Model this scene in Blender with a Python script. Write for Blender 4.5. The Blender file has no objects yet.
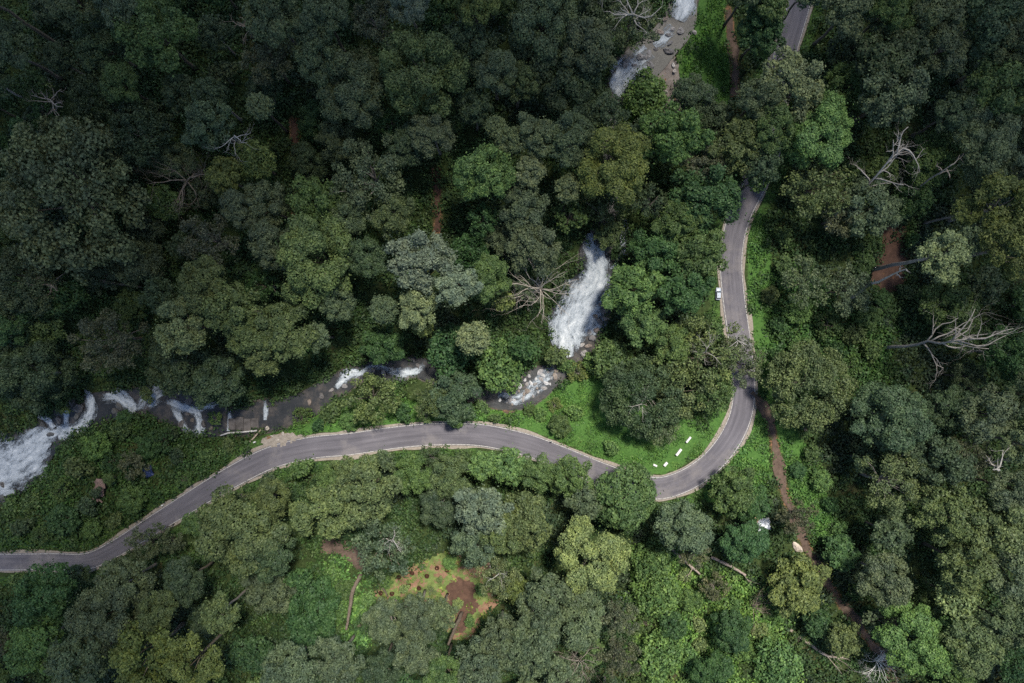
import bpy, math, random
import numpy as np
from mathutils import Vector, Matrix

# ------------------------------------------------------------------ camera, sky, sun, exposure
SC = bpy.context.scene
COL = SC.collection
CAM_Z = 213.0
F_PX = 683.0
W, Hh = 1024, 683
cam_d = bpy.data.cameras.new("camera"); cam_d.sensor_width = 36.0; cam_d.lens = 36.0 * F_PX / W
cam_d.clip_start = 1.0; cam_d.clip_end = 20000.0
cam = bpy.data.objects.new("camera", cam_d); COL.objects.link(cam)
cam.location = (0, 0, CAM_Z); cam.rotation_euler = (0, 0, 0)
SC.camera = cam

SUN_ELEV = math.radians(66.0)
SUN_AZ = math.radians(28.0)           # from +Y (up in the picture) towards +X
world = bpy.data.worlds.new("World"); SC.world = world; world.use_nodes = True
wn = world.node_tree; wn.nodes.clear()
sky = wn.nodes.new("ShaderNodeTexSky"); sky.sky_type = 'NISHITA'; sky.sun_disc = False
sky.sun_elevation = SUN_ELEV; sky.sun_rotation = SUN_AZ
bg = wn.nodes.new("ShaderNodeBackground"); bg.inputs[1].default_value = 0.13
wo = wn.nodes.new("ShaderNodeOutputWorld")
wn.links.new(sky.outputs[0], bg.inputs[0]); wn.links.new(bg.outputs[0], wo.inputs[0])
SUN_DIR = Vector((math.sin(SUN_AZ) * math.cos(SUN_ELEV), math.cos(SUN_AZ) * math.cos(SUN_ELEV), math.sin(SUN_ELEV)))
sl = bpy.data.lights.new("sun", 'SUN'); sl.energy = 4.8; sl.angle = math.radians(8.0); sl.color = (1.0, 0.95, 0.85)
sun = bpy.data.objects.new("sun", sl); COL.objects.link(sun)
sun.rotation_euler = SUN_DIR.to_track_quat('Z', 'Y').to_euler(); sun.location = (120, 150, 500)
SC.view_settings.view_transform = 'Standard'; SC.view_settings.look = 'None'
SC.view_settings.exposure = 0.6; SC.view_settings.gamma = 1.0; SC.view_settings.use_curve_mapping = False
SC.cycles.max_bounces = 6; SC.cycles.transparent_max_bounces = 12; SC.cycles.use_denoising = False

R = random.Random(7)
NR = np.random.default_rng(11)

# ------------------------------------------------------------------ helpers
def tag(o, label=None, cat=None, group=None, kind=None):
    if label: o['label'] = label
    if cat: o['category'] = cat
    if group: o['group'] = group
    if kind: o['kind'] = kind
    return o

def empty(name, loc, rz=0.0):
    o = bpy.data.objects.new(name, None); o.empty_display_size = 0.5
    o.location = loc; o.rotation_euler = (0, 0, rz); COL.objects.link(o)
    return o

def link(name, me, parent=None, loc=(0, 0, 0)):
    o = bpy.data.objects.new(name, me); COL.objects.link(o)
    o.location = loc
    if parent is not None: o.parent = parent
    return o

def mesh_np(name, V, Fq, mat=None, smooth=False, cols=None):
    """V (n,3), Fq (m,k) all faces with k corners."""
    V = np.ascontiguousarray(V, dtype=np.float32); Fq = np.ascontiguousarray(Fq, dtype=np.int32)
    me = bpy.data.meshes.new(name)
    n, (m, k) = len(V), Fq.shape
    me.vertices.add(n); me.vertices.foreach_set('co', V.ravel())
    me.loops.add(m * k); me.loops.foreach_set('vertex_index', Fq.ravel())
    me.polygons.add(m)
    me.polygons.foreach_set('loop_start', np.arange(0, m * k, k, dtype=np.int32))
    me.polygons.foreach_set('loop_total', np.full(m, k, dtype=np.int32))
    if smooth: me.polygons.foreach_set('use_smooth', np.ones(m, dtype=bool))
    if cols is not None:
        a = me.color_attributes.new('tint', 'FLOAT_COLOR', 'POINT')
        c = np.ones((n, 4), dtype=np.float32); c[:, :cols.shape[1]] = cols
        a.data.foreach_set('color', c.ravel())
    me.update(); me.validate()
    if mat: me.materials.append(mat)
    return me

class MB:
    """collects polygons for ONE mesh"""
    def __init__(s): s.v = []; s.f = []
    def add(s, vs, fs):
        o = len(s.v); s.v += [tuple(v) for v in vs]; s.f += [tuple(i + o for i in f) for f in fs]
    def tube(s, pts, rad, n=7, cap=True):
        pts = [Vector(p) for p in pts]; rings = []
        prev = None
        for i, p in enumerate(pts):
            d = (pts[min(i + 1, len(pts) - 1)] - pts[max(i - 1, 0)])
            if d.length < 1e-6: d = Vector((0, 0, 1))
            d.normalize()
            a = d.orthogonal() if prev is None else (prev - d * prev.dot(d))
            if a.length < 1e-6: a = d.orthogonal()
            a.normalize(); prev = a; b = d.cross(a)
            rings.append([p + (a * math.cos(t) + b * math.sin(t)) * rad[i] for t in [2 * math.pi * k / n for k in range(n)]])
        o = len(s.v)
        for r in rings: s.v += [tuple(x) for x in r]
        for i in range(len(rings) - 1):
            for k in range(n):
                s.f.append((o + i * n + k, o + i * n + (k + 1) % n, o + (i + 1) * n + (k + 1) % n, o + (i + 1) * n + k))
        if cap:
            s.f.append(tuple(o + k for k in reversed(range(n))))
            s.f.append(tuple(o + (len(rings) - 1) * n + k for k in range(n)))
    def box(s, c, size, rz=0.0, bev=0.0):
        x, y, z = [q / 2 for q in size]; ca, sa = math.cos(rz), math.sin(rz)
        b = min(bev, x * .9, y * .9, z * .9)
        lev = [(-z, b), (-z + b, 0), (z - b, 0), (z, b)] if b > 0 else [(-z, 0), (z, 0)]
        rings = []
        for zz, ins in lev:
            xx, yy = x - ins, y - ins
            if b > 0:
                q = [(xx, -yy + b), (xx, yy - b), (xx - b, yy), (-xx + b, yy), (-xx, yy - b), (-xx, -yy + b), (-xx + b, -yy), (xx - b, -yy)]
            else:
                q = [(xx, -yy), (xx, yy), (-xx, yy), (-xx, -yy)]
            rings.append([(c[0] + px * ca - py * sa, c[1] + px * sa + py * ca, c[2] + zz) for px, py in q])
        n = len(rings[0]); vs = [v for r in rings for v in r]; fs = []
        for i in range(len(rings) - 1):
            for k in range(n): fs.append((i * n + k, i * n + (k + 1) % n, (i + 1) * n + (k + 1) % n, (i + 1) * n + k))
        fs.append(tuple(reversed(range(n)))); fs.append(tuple((len(rings) - 1) * n + k for k in range(n)))
        s.add(vs, fs)
    def build(s, name, mat, parent=None, smooth=False, loc=(0, 0, 0)):
        me = bpy.data.meshes.new(name); me.from_pydata(s.v, [], s.f); me.update()
        if smooth: me.polygons.foreach_set('use_smooth', [True] * len(me.polygons))
        if mat: me.materials.append(mat)
        return link(name, me, parent, loc)

def smooth01(x):
    x = np.clip(x, 0, 1); return x * x * (3 - 2 * x)

def seg_info(X, Y, pts):
    """distance, segment index and parameter of the nearest point on a polyline"""
    X = np.asarray(X, float); Y = np.asarray(Y, float)
    if X.size <= 64:                                   # few points: all segments at once
        A = np.asarray(pts, float)[:, :2]; D = A[1:] - A[:-1]; L = (D * D).sum(1) + 1e-12
        px, py = X.reshape(-1, 1), Y.reshape(-1, 1)
        t = np.clip(((px - A[:-1, 0]) * D[:, 0] + (py - A[:-1, 1]) * D[:, 1]) / L, 0, 1)
        d = (px - A[:-1, 0] - t * D[:, 0]) ** 2 + (py - A[:-1, 1] - t * D[:, 1]) ** 2
        i = d.argmin(1); k = np.arange(len(i))
        return np.sqrt(d[k, i]).reshape(X.shape), i.reshape(X.shape), t[k, i].reshape(X.shape)
    best = np.full(X.shape, 1e18); bi = np.zeros(X.shape, int); bt = np.zeros(X.shape)
    for i in range(len(pts) - 1):
        ax, ay = pts[i][0], pts[i][1]; dx, dy = pts[i + 1][0] - ax, pts[i + 1][1] - ay
        L = dx * dx + dy * dy + 1e-12
        t = np.clip(((X - ax) * dx + (Y - ay) * dy) / L, 0, 1)
        d = (X - ax - t * dx) ** 2 + (Y - ay - t * dy) ** 2
        m = d < best
        best = np.where(m, d, best); bi = np.where(m, i, bi); bt = np.where(m, t, bt)
    return np.sqrt(best), bi, bt

def in_poly(X, Y, poly):
    X = np.asarray(X, float); Y = np.asarray(Y, float); r = np.zeros(X.shape, bool)
    n = len(poly); j = n - 1
    for i in range(n):
        xi, yi = poly[i][0], poly[i][1]; xj, yj = poly[j][0], poly[j][1]
        c = ((yi > Y) != (yj > Y)) & (X < (xj - xi) * (Y - yi) / (yj - yi + 1e-12) + xi)
        r ^= c; j = i
    return r

def catmull(pts, step):
    """smooth a polyline whose points are tuples (x, y, extra...)"""
    P = [np.array(p, float) for p in pts]; P = [2 * P[0] - P[1]] + P + [2 * P[-1] - P[-2]]
    out = []
    for i in range(1, len(P) - 2):
        L = np.linalg.norm(P[i + 1][:2] - P[i][:2]); n = max(1, int(L / step))
        for k in range(n):
            t = k / n
            out.append(0.5 * (2 * P[i] + (P[i + 1] - P[i - 1]) * t + (2 * P[i - 1] - 5 * P[i] + 4 * P[i + 1] - P[i + 2]) * t * t
                              + (3 * P[i] - P[i - 1] - 3 * P[i + 1] + P[i + 2]) * t ** 3))
    out.append(P[-2]); return np.array(out)

# ------------------------------------------------------------------ the lie of the land
def px2w(px, py, z):
    k = (CAM_Z - z) / F_PX
    return (px - 512) * k, (341.5 - py) * k

def base_z(X, Y):
    return 0.03 * Y + 1.3 * np.sin(X / 47.0 + 1.0) * np.cos(Y / 39.0) + 0.6 * np.sin(X / 19.0 + Y / 23.0)

def px2base(px, py):
    z = 0.0
    for _ in range(8):
        x, y = px2w(px, py, z); z = float(base_z(x, y))
    return x, y

# stream centre line: pixel, height of the water, half width in pixels
STREAM_PX = [(690, -40, 9.5, 13), (684, 0, 9, 13), (678, 24, 8.2, 15), (664, 42, 7.7, 16), (646, 60, 7.2, 20), (626, 76, 6.4, 17),
             (616, 98, 5.2, 9), (608, 140, 4.6, 6), (612, 190, 4.2, 7), (604, 232, 4.0, 12), (596, 252, 3.4, 16), (597, 275, 1.6, 18), (589, 296, 0.2, 24),
             (579, 318, -1.6, 27), (572, 345, -3.4, 19), (562, 368, -4.2, 9), (536, 384, -4.4, 16), (510, 396, -4.6, 13),
             (470, 392, -4.7, 8), (420, 368, -4.8, 10), (395, 372, -4.9, 10), (365, 370, -5.1, 9), (338, 385, -5.4, 11),
             (300, 408, -5.7, 13), (265, 416, -5.9, 16), (230, 422, -6.2, 13), (196, 415, -6.8, 20), (160, 402, -7.2, 17),
             (125, 403, -7.6, 13), (88, 412, -8.2, 16), (58, 426, -9.2, 16), (38, 444, -11, 20), (22, 458, -12.5, 27),
             (0, 472, -14, 28), (-40, 490, -15, 28), (-90, 505, -16, 28)]
STREAM = []
for px, py, z, hw in STREAM_PX:
    x, y = px2w(px, py, z); STREAM.append((x, y, z, hw * (CAM_Z - z) / F_PX))
STREAM = catmull(STREAM, 1.6)

ROAD_PX = [(-90, 560), (-40, 561), (0, 562), (50, 561.5), (88, 561), (118, 547), (150, 527), (190, 502), (230, 478), (270, 458), (310, 448), (350, 444),
           (400, 437), (440, 434), (480, 435), (520, 443), (550, 453), (580, 465), (605, 475), (635, 485), (662, 488), (690, 478),
           (714, 460), (732, 436), (742, 410), (744, 380), (741, 350), (737, 322), (733, 292), (731, 262), (734, 235), (741, 212), (753, 188), (764, 160),
           (772, 120), (780, 80), (786, 50), (796, 15), (804, -15), (812, -60)]
ROAD = catmull([px2base(a, b) for a, b in ROAD_PX], 1.6)
ROAD_HW = 3.6
ROAD_W = 3.6 - .85 * np.clip((-85 - ROAD[:, 0]) / 45, 0, 1)       # half width, narrower towards the stream's lower end

def terrain_z(X, Y):
    X = np.asarray(X, float); Y = np.asarray(Y, float)
    b = base_z(X, Y)
    far = smooth01((np.sqrt(X * X + Y * Y) - 230) / 300)
    dr, ir, tr = seg_info(X, Y, ROAD)                 # the road lies level across its width
    j = np.minimum(ir + 1, len(ROAD) - 1); bx = ROAD[ir, 0] * (1 - tr) + ROAD[j, 0] * tr; by = ROAD[ir, 1] * (1 - tr) + ROAD[j, 1] * tr
    k = smooth01((dr - 5.2) / 5.0); b = base_z(bx, by) * (1 - k) + b * k; b = b * (1 - far)
    ds, i, t = seg_info(X, Y, STREAM)
    sz = STREAM[i, 2] * (1 - t) + STREAM[np.minimum(i + 1, len(STREAM) - 1), 2] * t
    sw = STREAM[i, 3] * (1 - t) + STREAM[np.minimum(i + 1, len(STREAM) - 1), 3] * t
    ds = np.maximum(ds - sw, 0); dr = np.maximum(dr - 6.0, 0)
    w = (1 - smooth01(ds / 24.0)) * smooth01(dr / (dr + ds + 1e-6))
    z = b * (1 - w) + (sz - 0.45) * w
    bump = 0.35 * np.sin(X * .9 + 2 * np.sin(Y * .35)) * np.cos(Y * .8 + np.sin(X * .4))
    return z + bump * smooth01(dr / 8.0) * smooth01(ds / 3.0 + .25) * (1 - far)

def P(px, py, h=0.0):
    """world point h metres above the ground that the picture shows at this pixel"""
    z = 0.0
    for _ in range(14):
        x, y = px2w(px, py, z + h); z = 0.5 * z + 0.5 * float(terrain_z(np.array([x]), np.array([y]))[0])
    x, y = px2w(px, py, z + h)
    return Vector((x, y, float(terrain_z(np.array([x]), np.array([y]))[0])))

# ------------------------------------------------------------------ materials
class NT:
    def __init__(s, name):
        s.m = bpy.data.materials.new(name); s.m.use_nodes = True; s.t = s.m.node_tree; s.t.nodes.clear()
        s.out = s.n("ShaderNodeOutputMaterial")
    def n(s, typ, **kw):
        nd = s.t.nodes.new(typ)
        for k, v in kw.items(): setattr(nd, k, v)
        return nd
    def l(s, a, b): s.t.links.new(a, b)
    def noise(s, scale, detail=4, rough=.6, vec=None, dim='3D'):
        nd = s.n("ShaderNodeTexNoise"); nd.inputs['Scale'].default_value = scale
        nd.inputs['Detail'].default_value = detail; nd.inputs['Roughness'].default_value = rough
        if vec is not None: s.l(vec, nd.inputs['Vector'])
        return nd
    def ramp(s, fac, stops):
        nd = s.n("ShaderNodeValToRGB"); cr = nd.color_ramp
        while len(cr.elements) < len(stops): cr.elements.new(0.5)
        for e, (p, c) in zip(cr.elements, stops):
            e.position = p; e.color = (*c, 1) if len(c) == 3 else c
        s.l(fac, nd.inputs[0]); return nd
    def math(s, op, a, b=None, c=None, clamp=False):
        nd = s.n("ShaderNodeMath", operation=op); nd.use_clamp = clamp
        for i, q in enumerate((a, b, c)):
            if q is None: continue
            if isinstance(q, (int, float)): nd.inputs[i].default_value = q
            else: s.l(q, nd.inputs[i])
        return nd.outputs[0]
    def mix(s, fac, a, b, blend='MIX'):
        nd = s.n("ShaderNodeMix", data_type='RGBA', blend_type=blend)
        if isinstance(fac, (int, float)): nd.inputs[0].default_value = fac
        else: s.l(fac, nd.inputs[0])
        for q, i in ((a, 6), (b, 7)):
            if isinstance(q, tuple): nd.inputs[i].default_value = (*q, 1)
            else: s.l(q, nd.inputs[i])
        return nd.outputs[2]
    def bsdf(s, col=None, rough=.7, spec=.3, **kw):
        b = s.n("ShaderNodeBsdfPrincipled"); b.inputs['Roughness'].default_value = rough
        b.inputs['Specular IOR Level'].default_value = spec
        for k, v in kw.items(): b.inputs[k].default_value = v
        if isinstance(col, tuple): b.inputs['Base Color'].default_value = (*col, 1)
        elif col is not None: s.l(col, b.inputs['Base Color'])
        return b
    def bump(s, h, strength=.4, dist=.2):
        b = s.n("ShaderNodeBump"); b.inputs['Strength'].default_value = strength; b.inputs['Distance'].default_value = dist
        s.l(h, b.inputs['Height']); return b.outputs[0]
    def end(s, sh): s.l(sh, s.out.inputs[0]); return s.m

def foliage_mat(name, source, lo=.62, hi=1.45, tip=.35, rough=.55):
    """leaves: the plant's own colour, varied leaf by leaf and branch by branch"""
    q = NT(name)
    if source == 'object': col = q.n("ShaderNodeObjectInfo").outputs['Color']
    else: col = q.n("ShaderNodeAttribute", attribute_name='tint').outputs['Color']
    g = q.n("ShaderNodeNewGeometry")
    tc = q.n("ShaderNodeTexCoord")
    br = q.n("ShaderNodeMapRange"); q.l(g.outputs['Random Per Island'], br.inputs[0])
    br.inputs[3].default_value = lo; br.inputs[4].default_value = hi
    nz = q.noise(2.6 if source == 'object' else .35, 3, .6, tc.outputs['Object'])
    nf = q.ramp(nz.outputs['Fac'], [(.38, (.76, .80, .84)), (.62, (1.22, 1.18, 1.0))])
    c = q.mix(1.0, col, nf.outputs[0], 'MULTIPLY')
    vm = q.n("ShaderNodeVectorMath", operation='SCALE'); q.l(c, vm.inputs[0]); q.l(br.outputs[0], vm.inputs['Scale'])
    c = vm.outputs[0]
    hs = q.n("ShaderNodeHueSaturation"); q.l(c, hs.inputs['Color'])
    hr = q.n("ShaderNodeMapRange"); q.l(g.outputs['Random Per Island'], hr.inputs[0])
    hr.inputs[3].default_value = .503; hr.inputs[4].default_value = .470
    q.l(hr.outputs[0], hs.inputs['Hue'])
    b = q.bsdf(hs.outputs[0], rough, .22)
    tr = q.n("ShaderNodeBsdfTranslucent"); q.l(hs.outputs[0], tr.inputs[0])
    mx = q.n("ShaderNodeMixShader"); mx.inputs[0].default_value = .22
    q.l(b.outputs[0], mx.inputs[1]); q.l(tr.outputs[0], mx.inputs[2])
    return q.end(mx.outputs[0])

M_LEAF = foliage_mat('leaves', 'object')
M_UNDER = foliage_mat('undergrowth_leaves', 'attr', .6, 1.5)

def bark_mat():
    q = NT('bark'); col = q.n("ShaderNodeObjectInfo").outputs['Color']; tc = q.n("ShaderNodeTexCoord")
    nz = q.noise(1.7, 5, .7, tc.outputs['Object'])
    r = q.ramp(nz.outputs['Fac'], [(.3, (.5, .48, .45)), (.7, (1.3, 1.3, 1.3))])
    b = q.bsdf(q.mix(1.0, col, r.outputs[0], 'MULTIPLY'), .9, .1)
    q.l(q.bump(nz.outputs['Fac'], .6, .1), b.inputs['Normal'])
    return q.end(b.outputs[0])
M_BARK = bark_mat()

def ground_mat():
    q = NT('forest_floor'); tc = q.n("ShaderNodeTexCoord")
    n1 = q.noise(.08, 6, .65, tc.outputs['Object']); n2 = q.noise(1.4, 6, .7, tc.outputs['Object'])
    c1 = q.ramp(n1.outputs['Fac'], [(.3, (.020, .032, .013)), (.55, (.034, .05, .018)), (.75, (.055, .045, .026))])
    c2 = q.ramp(n2.outputs['Fac'], [(.3, (.55, .55, .5)), (.7, (1.5, 1.5, 1.4))])
    at = q.n("ShaderNodeAttribute", attribute_name='tint')
    c = q.mix(1.0, c1.outputs[0], c2.outputs[0], 'MULTIPLY')
    # the attribute holds wet rock (r), lawn (g), red soil (b) by place
    sp = q.n("ShaderNodeSeparateColor"); q.l(at.outputs['Color'], sp.inputs[0])
    def mask(ch):
        return q.math('MULTIPLY_ADD', q.math('SUBTRACT', q.math('ADD', sp.outputs[ch], q.math('MULTIPLY', n2.outputs['Fac'], .8)), .9), 4.0, .5, True)
    rk = q.ramp(q.noise(.6, 7, .68, tc.outputs['Object']).outputs['Fac'], [(.3, (.03, .028, .027)), (.55, (.08, .07, .063)), (.75, (.16, .14, .13))])
    c = q.mix(mask(1), c, q.ramp(n2.outputs['Fac'], [(.3, (.035, .085, .02)), (.7, (.075, .15, .035))]).outputs[0])
    c = q.mix(mask(2), c, q.ramp(n2.outputs['Fac'], [(.3, (.13, .06, .035)), (.7, (.27, .14, .085))]).outputs[0])
    c = q.mix(mask(0), c, rk.outputs[0])
    b = q.bsdf(c, .95, .1); q.l(q.bump(n2.outputs['Fac'], .7, .3), b.inputs['Normal'])
    return q.end(b.outputs[0])

def soil_mat(name, a, b_, scale=.9, grass=None, gthr=.5):
    q = NT(name); tc = q.n("ShaderNodeTexCoord")
    n1 = q.noise(scale, 7, .7, tc.outputs['Object']); n2 = q.noise(scale * .42, 6, .68, tc.outputs['Object'])
    c = q.ramp(n1.outputs['Fac'], [(.28, a), (.72, b_)]).outputs[0]
    if grass:
        f = q.math('MULTIPLY_ADD', q.math('SUBTRACT', n2.outputs['Fac'], gthr), 14.0, .5, True)
        c = q.mix(f, c, q.ramp(n1.outputs['Fac'], [(.3, tuple(v * .6 for v in grass)), (.7, tuple(v * 1.3 for v in grass))]).outputs[0])
    b = q.bsdf(c, .95, .1); q.l(q.bump(n1.outputs['Fac'], .6, .15), b.inputs['Normal'])
    return q.end(b.outputs[0])

def asphalt_mat():
    q = NT('asphalt'); tc = q.n("ShaderNodeTexCoord")
    uv = q.n("ShaderNodeUVMap", uv_map='metric')
    n1 = q.noise(.12, 5, .6, tc.outputs['Object']); n2 = q.noise(6.0, 4, .7, tc.outputs['Object'])
    mp = q.n("ShaderNodeMapping"); mp.inputs['Scale'].default_value = (1.1, .05, 1); q.l(uv.outputs[0], mp.inputs[0])
    n3 = q.noise(1.0, 4, .6, mp.outputs[0])           # worn wheel tracks along the road
    c = q.ramp(n1.outputs['Fac'], [(.3, (.090, .085, .098)), (.7, (.122, .115, .130))]).outputs[0]
    c = q.mix(1.0, c, q.ramp(n3.outputs['Fac'], [(.35, (.76, .76, .77)), (.65, (1.13, 1.12, 1.11))]).outputs[0], 'MULTIPLY')
    n4 = q.noise(.05, 6, .7, tc.outputs['Object'])     # repaired patches and dust
    c = q.mix(q.math('MULTIPLY_ADD', q.math('SUBTRACT', n4.outputs['Fac'], .52), 7.0, .0, True), c, (.165, .15, .15))
    c = q.mix(1.0, c, q.ramp(n2.outputs['Fac'], [(.3, (.93, .93, .93)), (.7, (1.07, 1.07, 1.07))]).outputs[0], 'MULTIPLY')
    b = q.bsdf(c, .85, .25); q.l(q.bump(n2.outputs['Fac'], .3, .02), b.inputs['Normal'])
    return q.end(b.outputs[0])

def line_mat():
    q = NT('worn_road_paint'); tc = q.n("ShaderNodeTexCoord")
    n = q.noise(2.5, 5, .75, tc.outputs['Object'])
    f = q.math('MULTIPLY_ADD', q.math('SUBTRACT', n.outputs['Fac'], .46), 9.0, .5, True)
    b = q.bsdf(q.mix(f, (.16, .15, .155), (.40, .385, .36)), .8, .2)
    return q.end(b.outputs[0])

def water_mat():
    q = NT('stream_water'); uv = q.n("ShaderNodeUVMap", uv_map='metric'); tc = q.n("ShaderNodeTexCoord")
    mp = q.n("ShaderNodeMapping"); mp.inputs['Scale'].default_value = (1.0, .35, 1); q.l(uv.outputs[0], mp.inputs[0])
    n = q.noise(.9, 7, .7, mp.outputs[0]); r = q.noise(.22, 7, .66, tc.outputs['Object'])
    # rocks breaking the dark surface, thin broken foam on the riffles
    c = q.ramp(r.outputs['Fac'], [(.3, (.010, .012, .014)), (.5, (.022, .023, .025)), (.6, (.05, .044, .04)), (.75, (.10, .088, .08))]).outputs[0]
    f = q.math('MULTIPLY_ADD', q.math('SUBTRACT', n.outputs['Fac'], .70), 7.0, .0, True)
    c = q.mix(f, c, (.32, .36, .40))
    b = q.bsdf(c, .45, .35); q.l(q.bump(n.outputs['Fac'], .35, .25), b.inputs['Normal'])
    return q.end(b.outputs[0])

def foam_mat():
    q = NT('white_water'); uvm = q.n("ShaderNodeUVMap", uv_map='metric'); uvn = q.n("ShaderNodeUVMap", uv_map='norm')
    mp = q.n("ShaderNodeMapping"); mp.inputs['Scale'].default_value = (1.0, .30, 1)
    wv = q.noise(.5, 3, .6, uvm.outputs[0]); wa = q.n('ShaderNodeVectorMath', operation='MULTIPLY_ADD'); q.l(wv.outputs['Color'], wa.inputs[0]); wa.inputs[1].default_value = (1.6, 1.6, 0); q.l(uvm.outputs[0], wa.inputs[2]); q.l(wa.outputs[0], mp.inputs[0])
    n1 = q.noise(.62, 9, .72, mp.outputs[0]); n2 = q.noise(2.6, 5, .7, uvm.outputs[0])
    sp = q.n("ShaderNodeSeparateXYZ"); q.l(uvn.outputs[0], sp.inputs[0])
    edge = q.math('SUBTRACT', 1.0, q.math('ABSOLUTE', sp.outputs[0]))            # 0 at the sides, 1 midstream
    e2 = q.math('MINIMUM', q.math('MULTIPLY', edge, 1.5), 1.0)
    amt = sp.outputs[1]                                                           # how much foam the strand carries
    v = q.math('ADD', q.math('MULTIPLY', e2, .55), q.math('MULTIPLY', amt, .50))
    v = q.math('ADD', v, q.math('MULTIPLY', q.math('SUBTRACT', n1.outputs['Fac'], .5), 2.7))
    v = q.math('ADD', v, q.math('MULTIPLY', q.math('SUBTRACT', n2.outputs['Fac'], .5), 1.0))
    a = q.math('MULTIPLY_ADD', q.math('SUBTRACT', v, .50), 2.2, 0.0, True)
    br = q.math('MULTIPLY_ADD', q.math('SUBTRACT', v, .56), .85, 0.0, True)
    c = q.ramp(br, [(0, (.17, .20, .235)), (.45, (.36, .395, .43)), (1, (.70, .725, .745))]).outputs[0]
    b = q.bsdf(c, .6, .3); q.l(q.bump(n1.outputs['Fac'], 1.0, .6), b.inputs['Normal'])
    t = q.n("ShaderNodeBsdfTransparent"); mx = q.n("ShaderNodeMixShader")
    q.l(a, mx.inputs[0]); q.l(t.outputs[0], mx.inputs[1]); q.l(b.outputs[0], mx.inputs[2])
    return q.end(mx.outputs[0])

def rock_mat():
    q = NT('river_rock'); tc = q.n("ShaderNodeTexCoord"); oc = q.n("ShaderNodeObjectInfo")
    n = q.noise(1.6, 7, .7, tc.outputs['Object'])
    r = q.ramp(n.outputs['Fac'], [(.3, (.35, .35, .36)), (.6, (1.0, 1.0, 1.0)), (.8, (1.6, 1.55, 1.5))])
    b = q.bsdf(q.mix(1.0, oc.outputs['Color'], r.outputs[0], 'MULTIPLY'), .7, .35)
    q.l(q.bump(n.outputs['Fac'], .7, .3), b.inputs['Normal'])
    return q.end(b.outputs[0])

def plain_mat(name, col, rough=.6, spec=.4, var=.25, scale=3.0, **kw):
    q = NT(name); tc = q.n("ShaderNodeTexCoord"); n = q.noise(scale, 5, .65, tc.outputs['Object'])
    c = q.ramp(n.outputs['Fac'], [(.3, tuple(v * (1 - var) for v in col)), (.7, tuple(min(1, v * (1 + var)) for v in col))]).outputs[0]
    b = q.bsdf(c, rough, spec, **kw); return q.end(b.outputs[0])

M_GROUND = ground_mat(); M_ASPH = asphalt_mat(); M_LINE = line_mat(); M_WATER = water_mat(); M_FOAM = foam_mat(); M_ROCK = rock_mat()
M_SHOULDER = soil_mat('shoulder_gravel', (.15, .128, .105), (.30, .262, .225), 1.2)
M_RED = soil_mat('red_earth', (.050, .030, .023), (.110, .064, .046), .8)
M_TRACK = soil_mat('track_earth', (.055, .039, .031), (.130, .092, .072), .8)
M_CLEAR = soil_mat('cleared_earth', (.13, .068, .046), (.24, .145, .098), .7, (.115, .150, .048), .485)
M_SLAB = soil_mat('bare_rock_slope', (.10, .085, .078), (.27, .235, .215), .7)
# ------------------------------------------------------------------ zones of low plants (pixel outlines)
def pxpoly(pts, z=None):
    out = []
    for a, b in pts:
        p = P(a, b); out.append((p.x, p.y))
    return out
ZONES = [  # outline, plant colour, height factor, leaf factor
    ([(505, 415), (535, 398), (565, 380), (600, 372), (640, 380), (690, 420), (725, 405), (722, 425), (704, 450), (672, 473), (640, 474), (612, 463), (575, 448), (535, 434)], (.060, .150, .035), .25, .6),
    ([(752, 195), (768, 225), (775, 300), (782, 370), (800, 430), (842, 530), (835, 560), (800, 520), (772, 420), (752, 340), (748, 250)], (.050, .125, .032), .5, .8),
    ([(765, 405), (772, 480), (745, 510), (700, 500), (722, 470), (748, 430)], (.058, .145, .036), .45, .8),
    ([(694, -20), (724, -20), (730, 60), (730, 110), (695, 104), (674, 78), (676, 50), (694, 25)], (.042, .120, .022), .35, .7),
    ([(0, 498), (60, 440), (100, 415), (160, 420), (250, 432), (276, 441), (230, 470), (180, 500), (110, 545), (0, 550)], (.034, .078, .024), 1.0, 1.0),
    ([(270, 432), (300, 420), (360, 400), (430, 400), (480, 402), (540, 430), (500, 424), (430, 420), (300, 438)], (.052, .130, .030), .5, .8),
    ([(628, 545), (690, 555), (770, 590), (800, 683), (800, 720), (630, 720)], (.082, .172, .042), .9, 1.1),
    ([(322, 555), (368, 572), (378, 600), (362, 645), (322, 650)], (.070, .160, .044), .8, 1.1),
    ([(770, 250), (860, 310), (900, 330), (890, 380), (790, 400), (775, 340)], (.036, .090, .026), .8, 1.1),
    ([(600, 88), (645, 78), (662, 90), (664, 118), (640, 135), (610, 130)], (.044, .115, .024), .8, .9),
    ([(0, 541), (100, 541), (150, 513), (190, 488), (230, 464), (262, 446), (285, 438), (285, 448), (240, 474), (150, 522), (100, 552), (0, 554)], (.056, .118, .034), .35, .7),
    ([(480, 340), (530, 345), (530, 385), (490, 398)], (.042, .105, .036), 1.0, 1.0),
]
ZPOLY = [(pxpoly(a), b, c, d) for a, b, c, d in ZONES]

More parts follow.
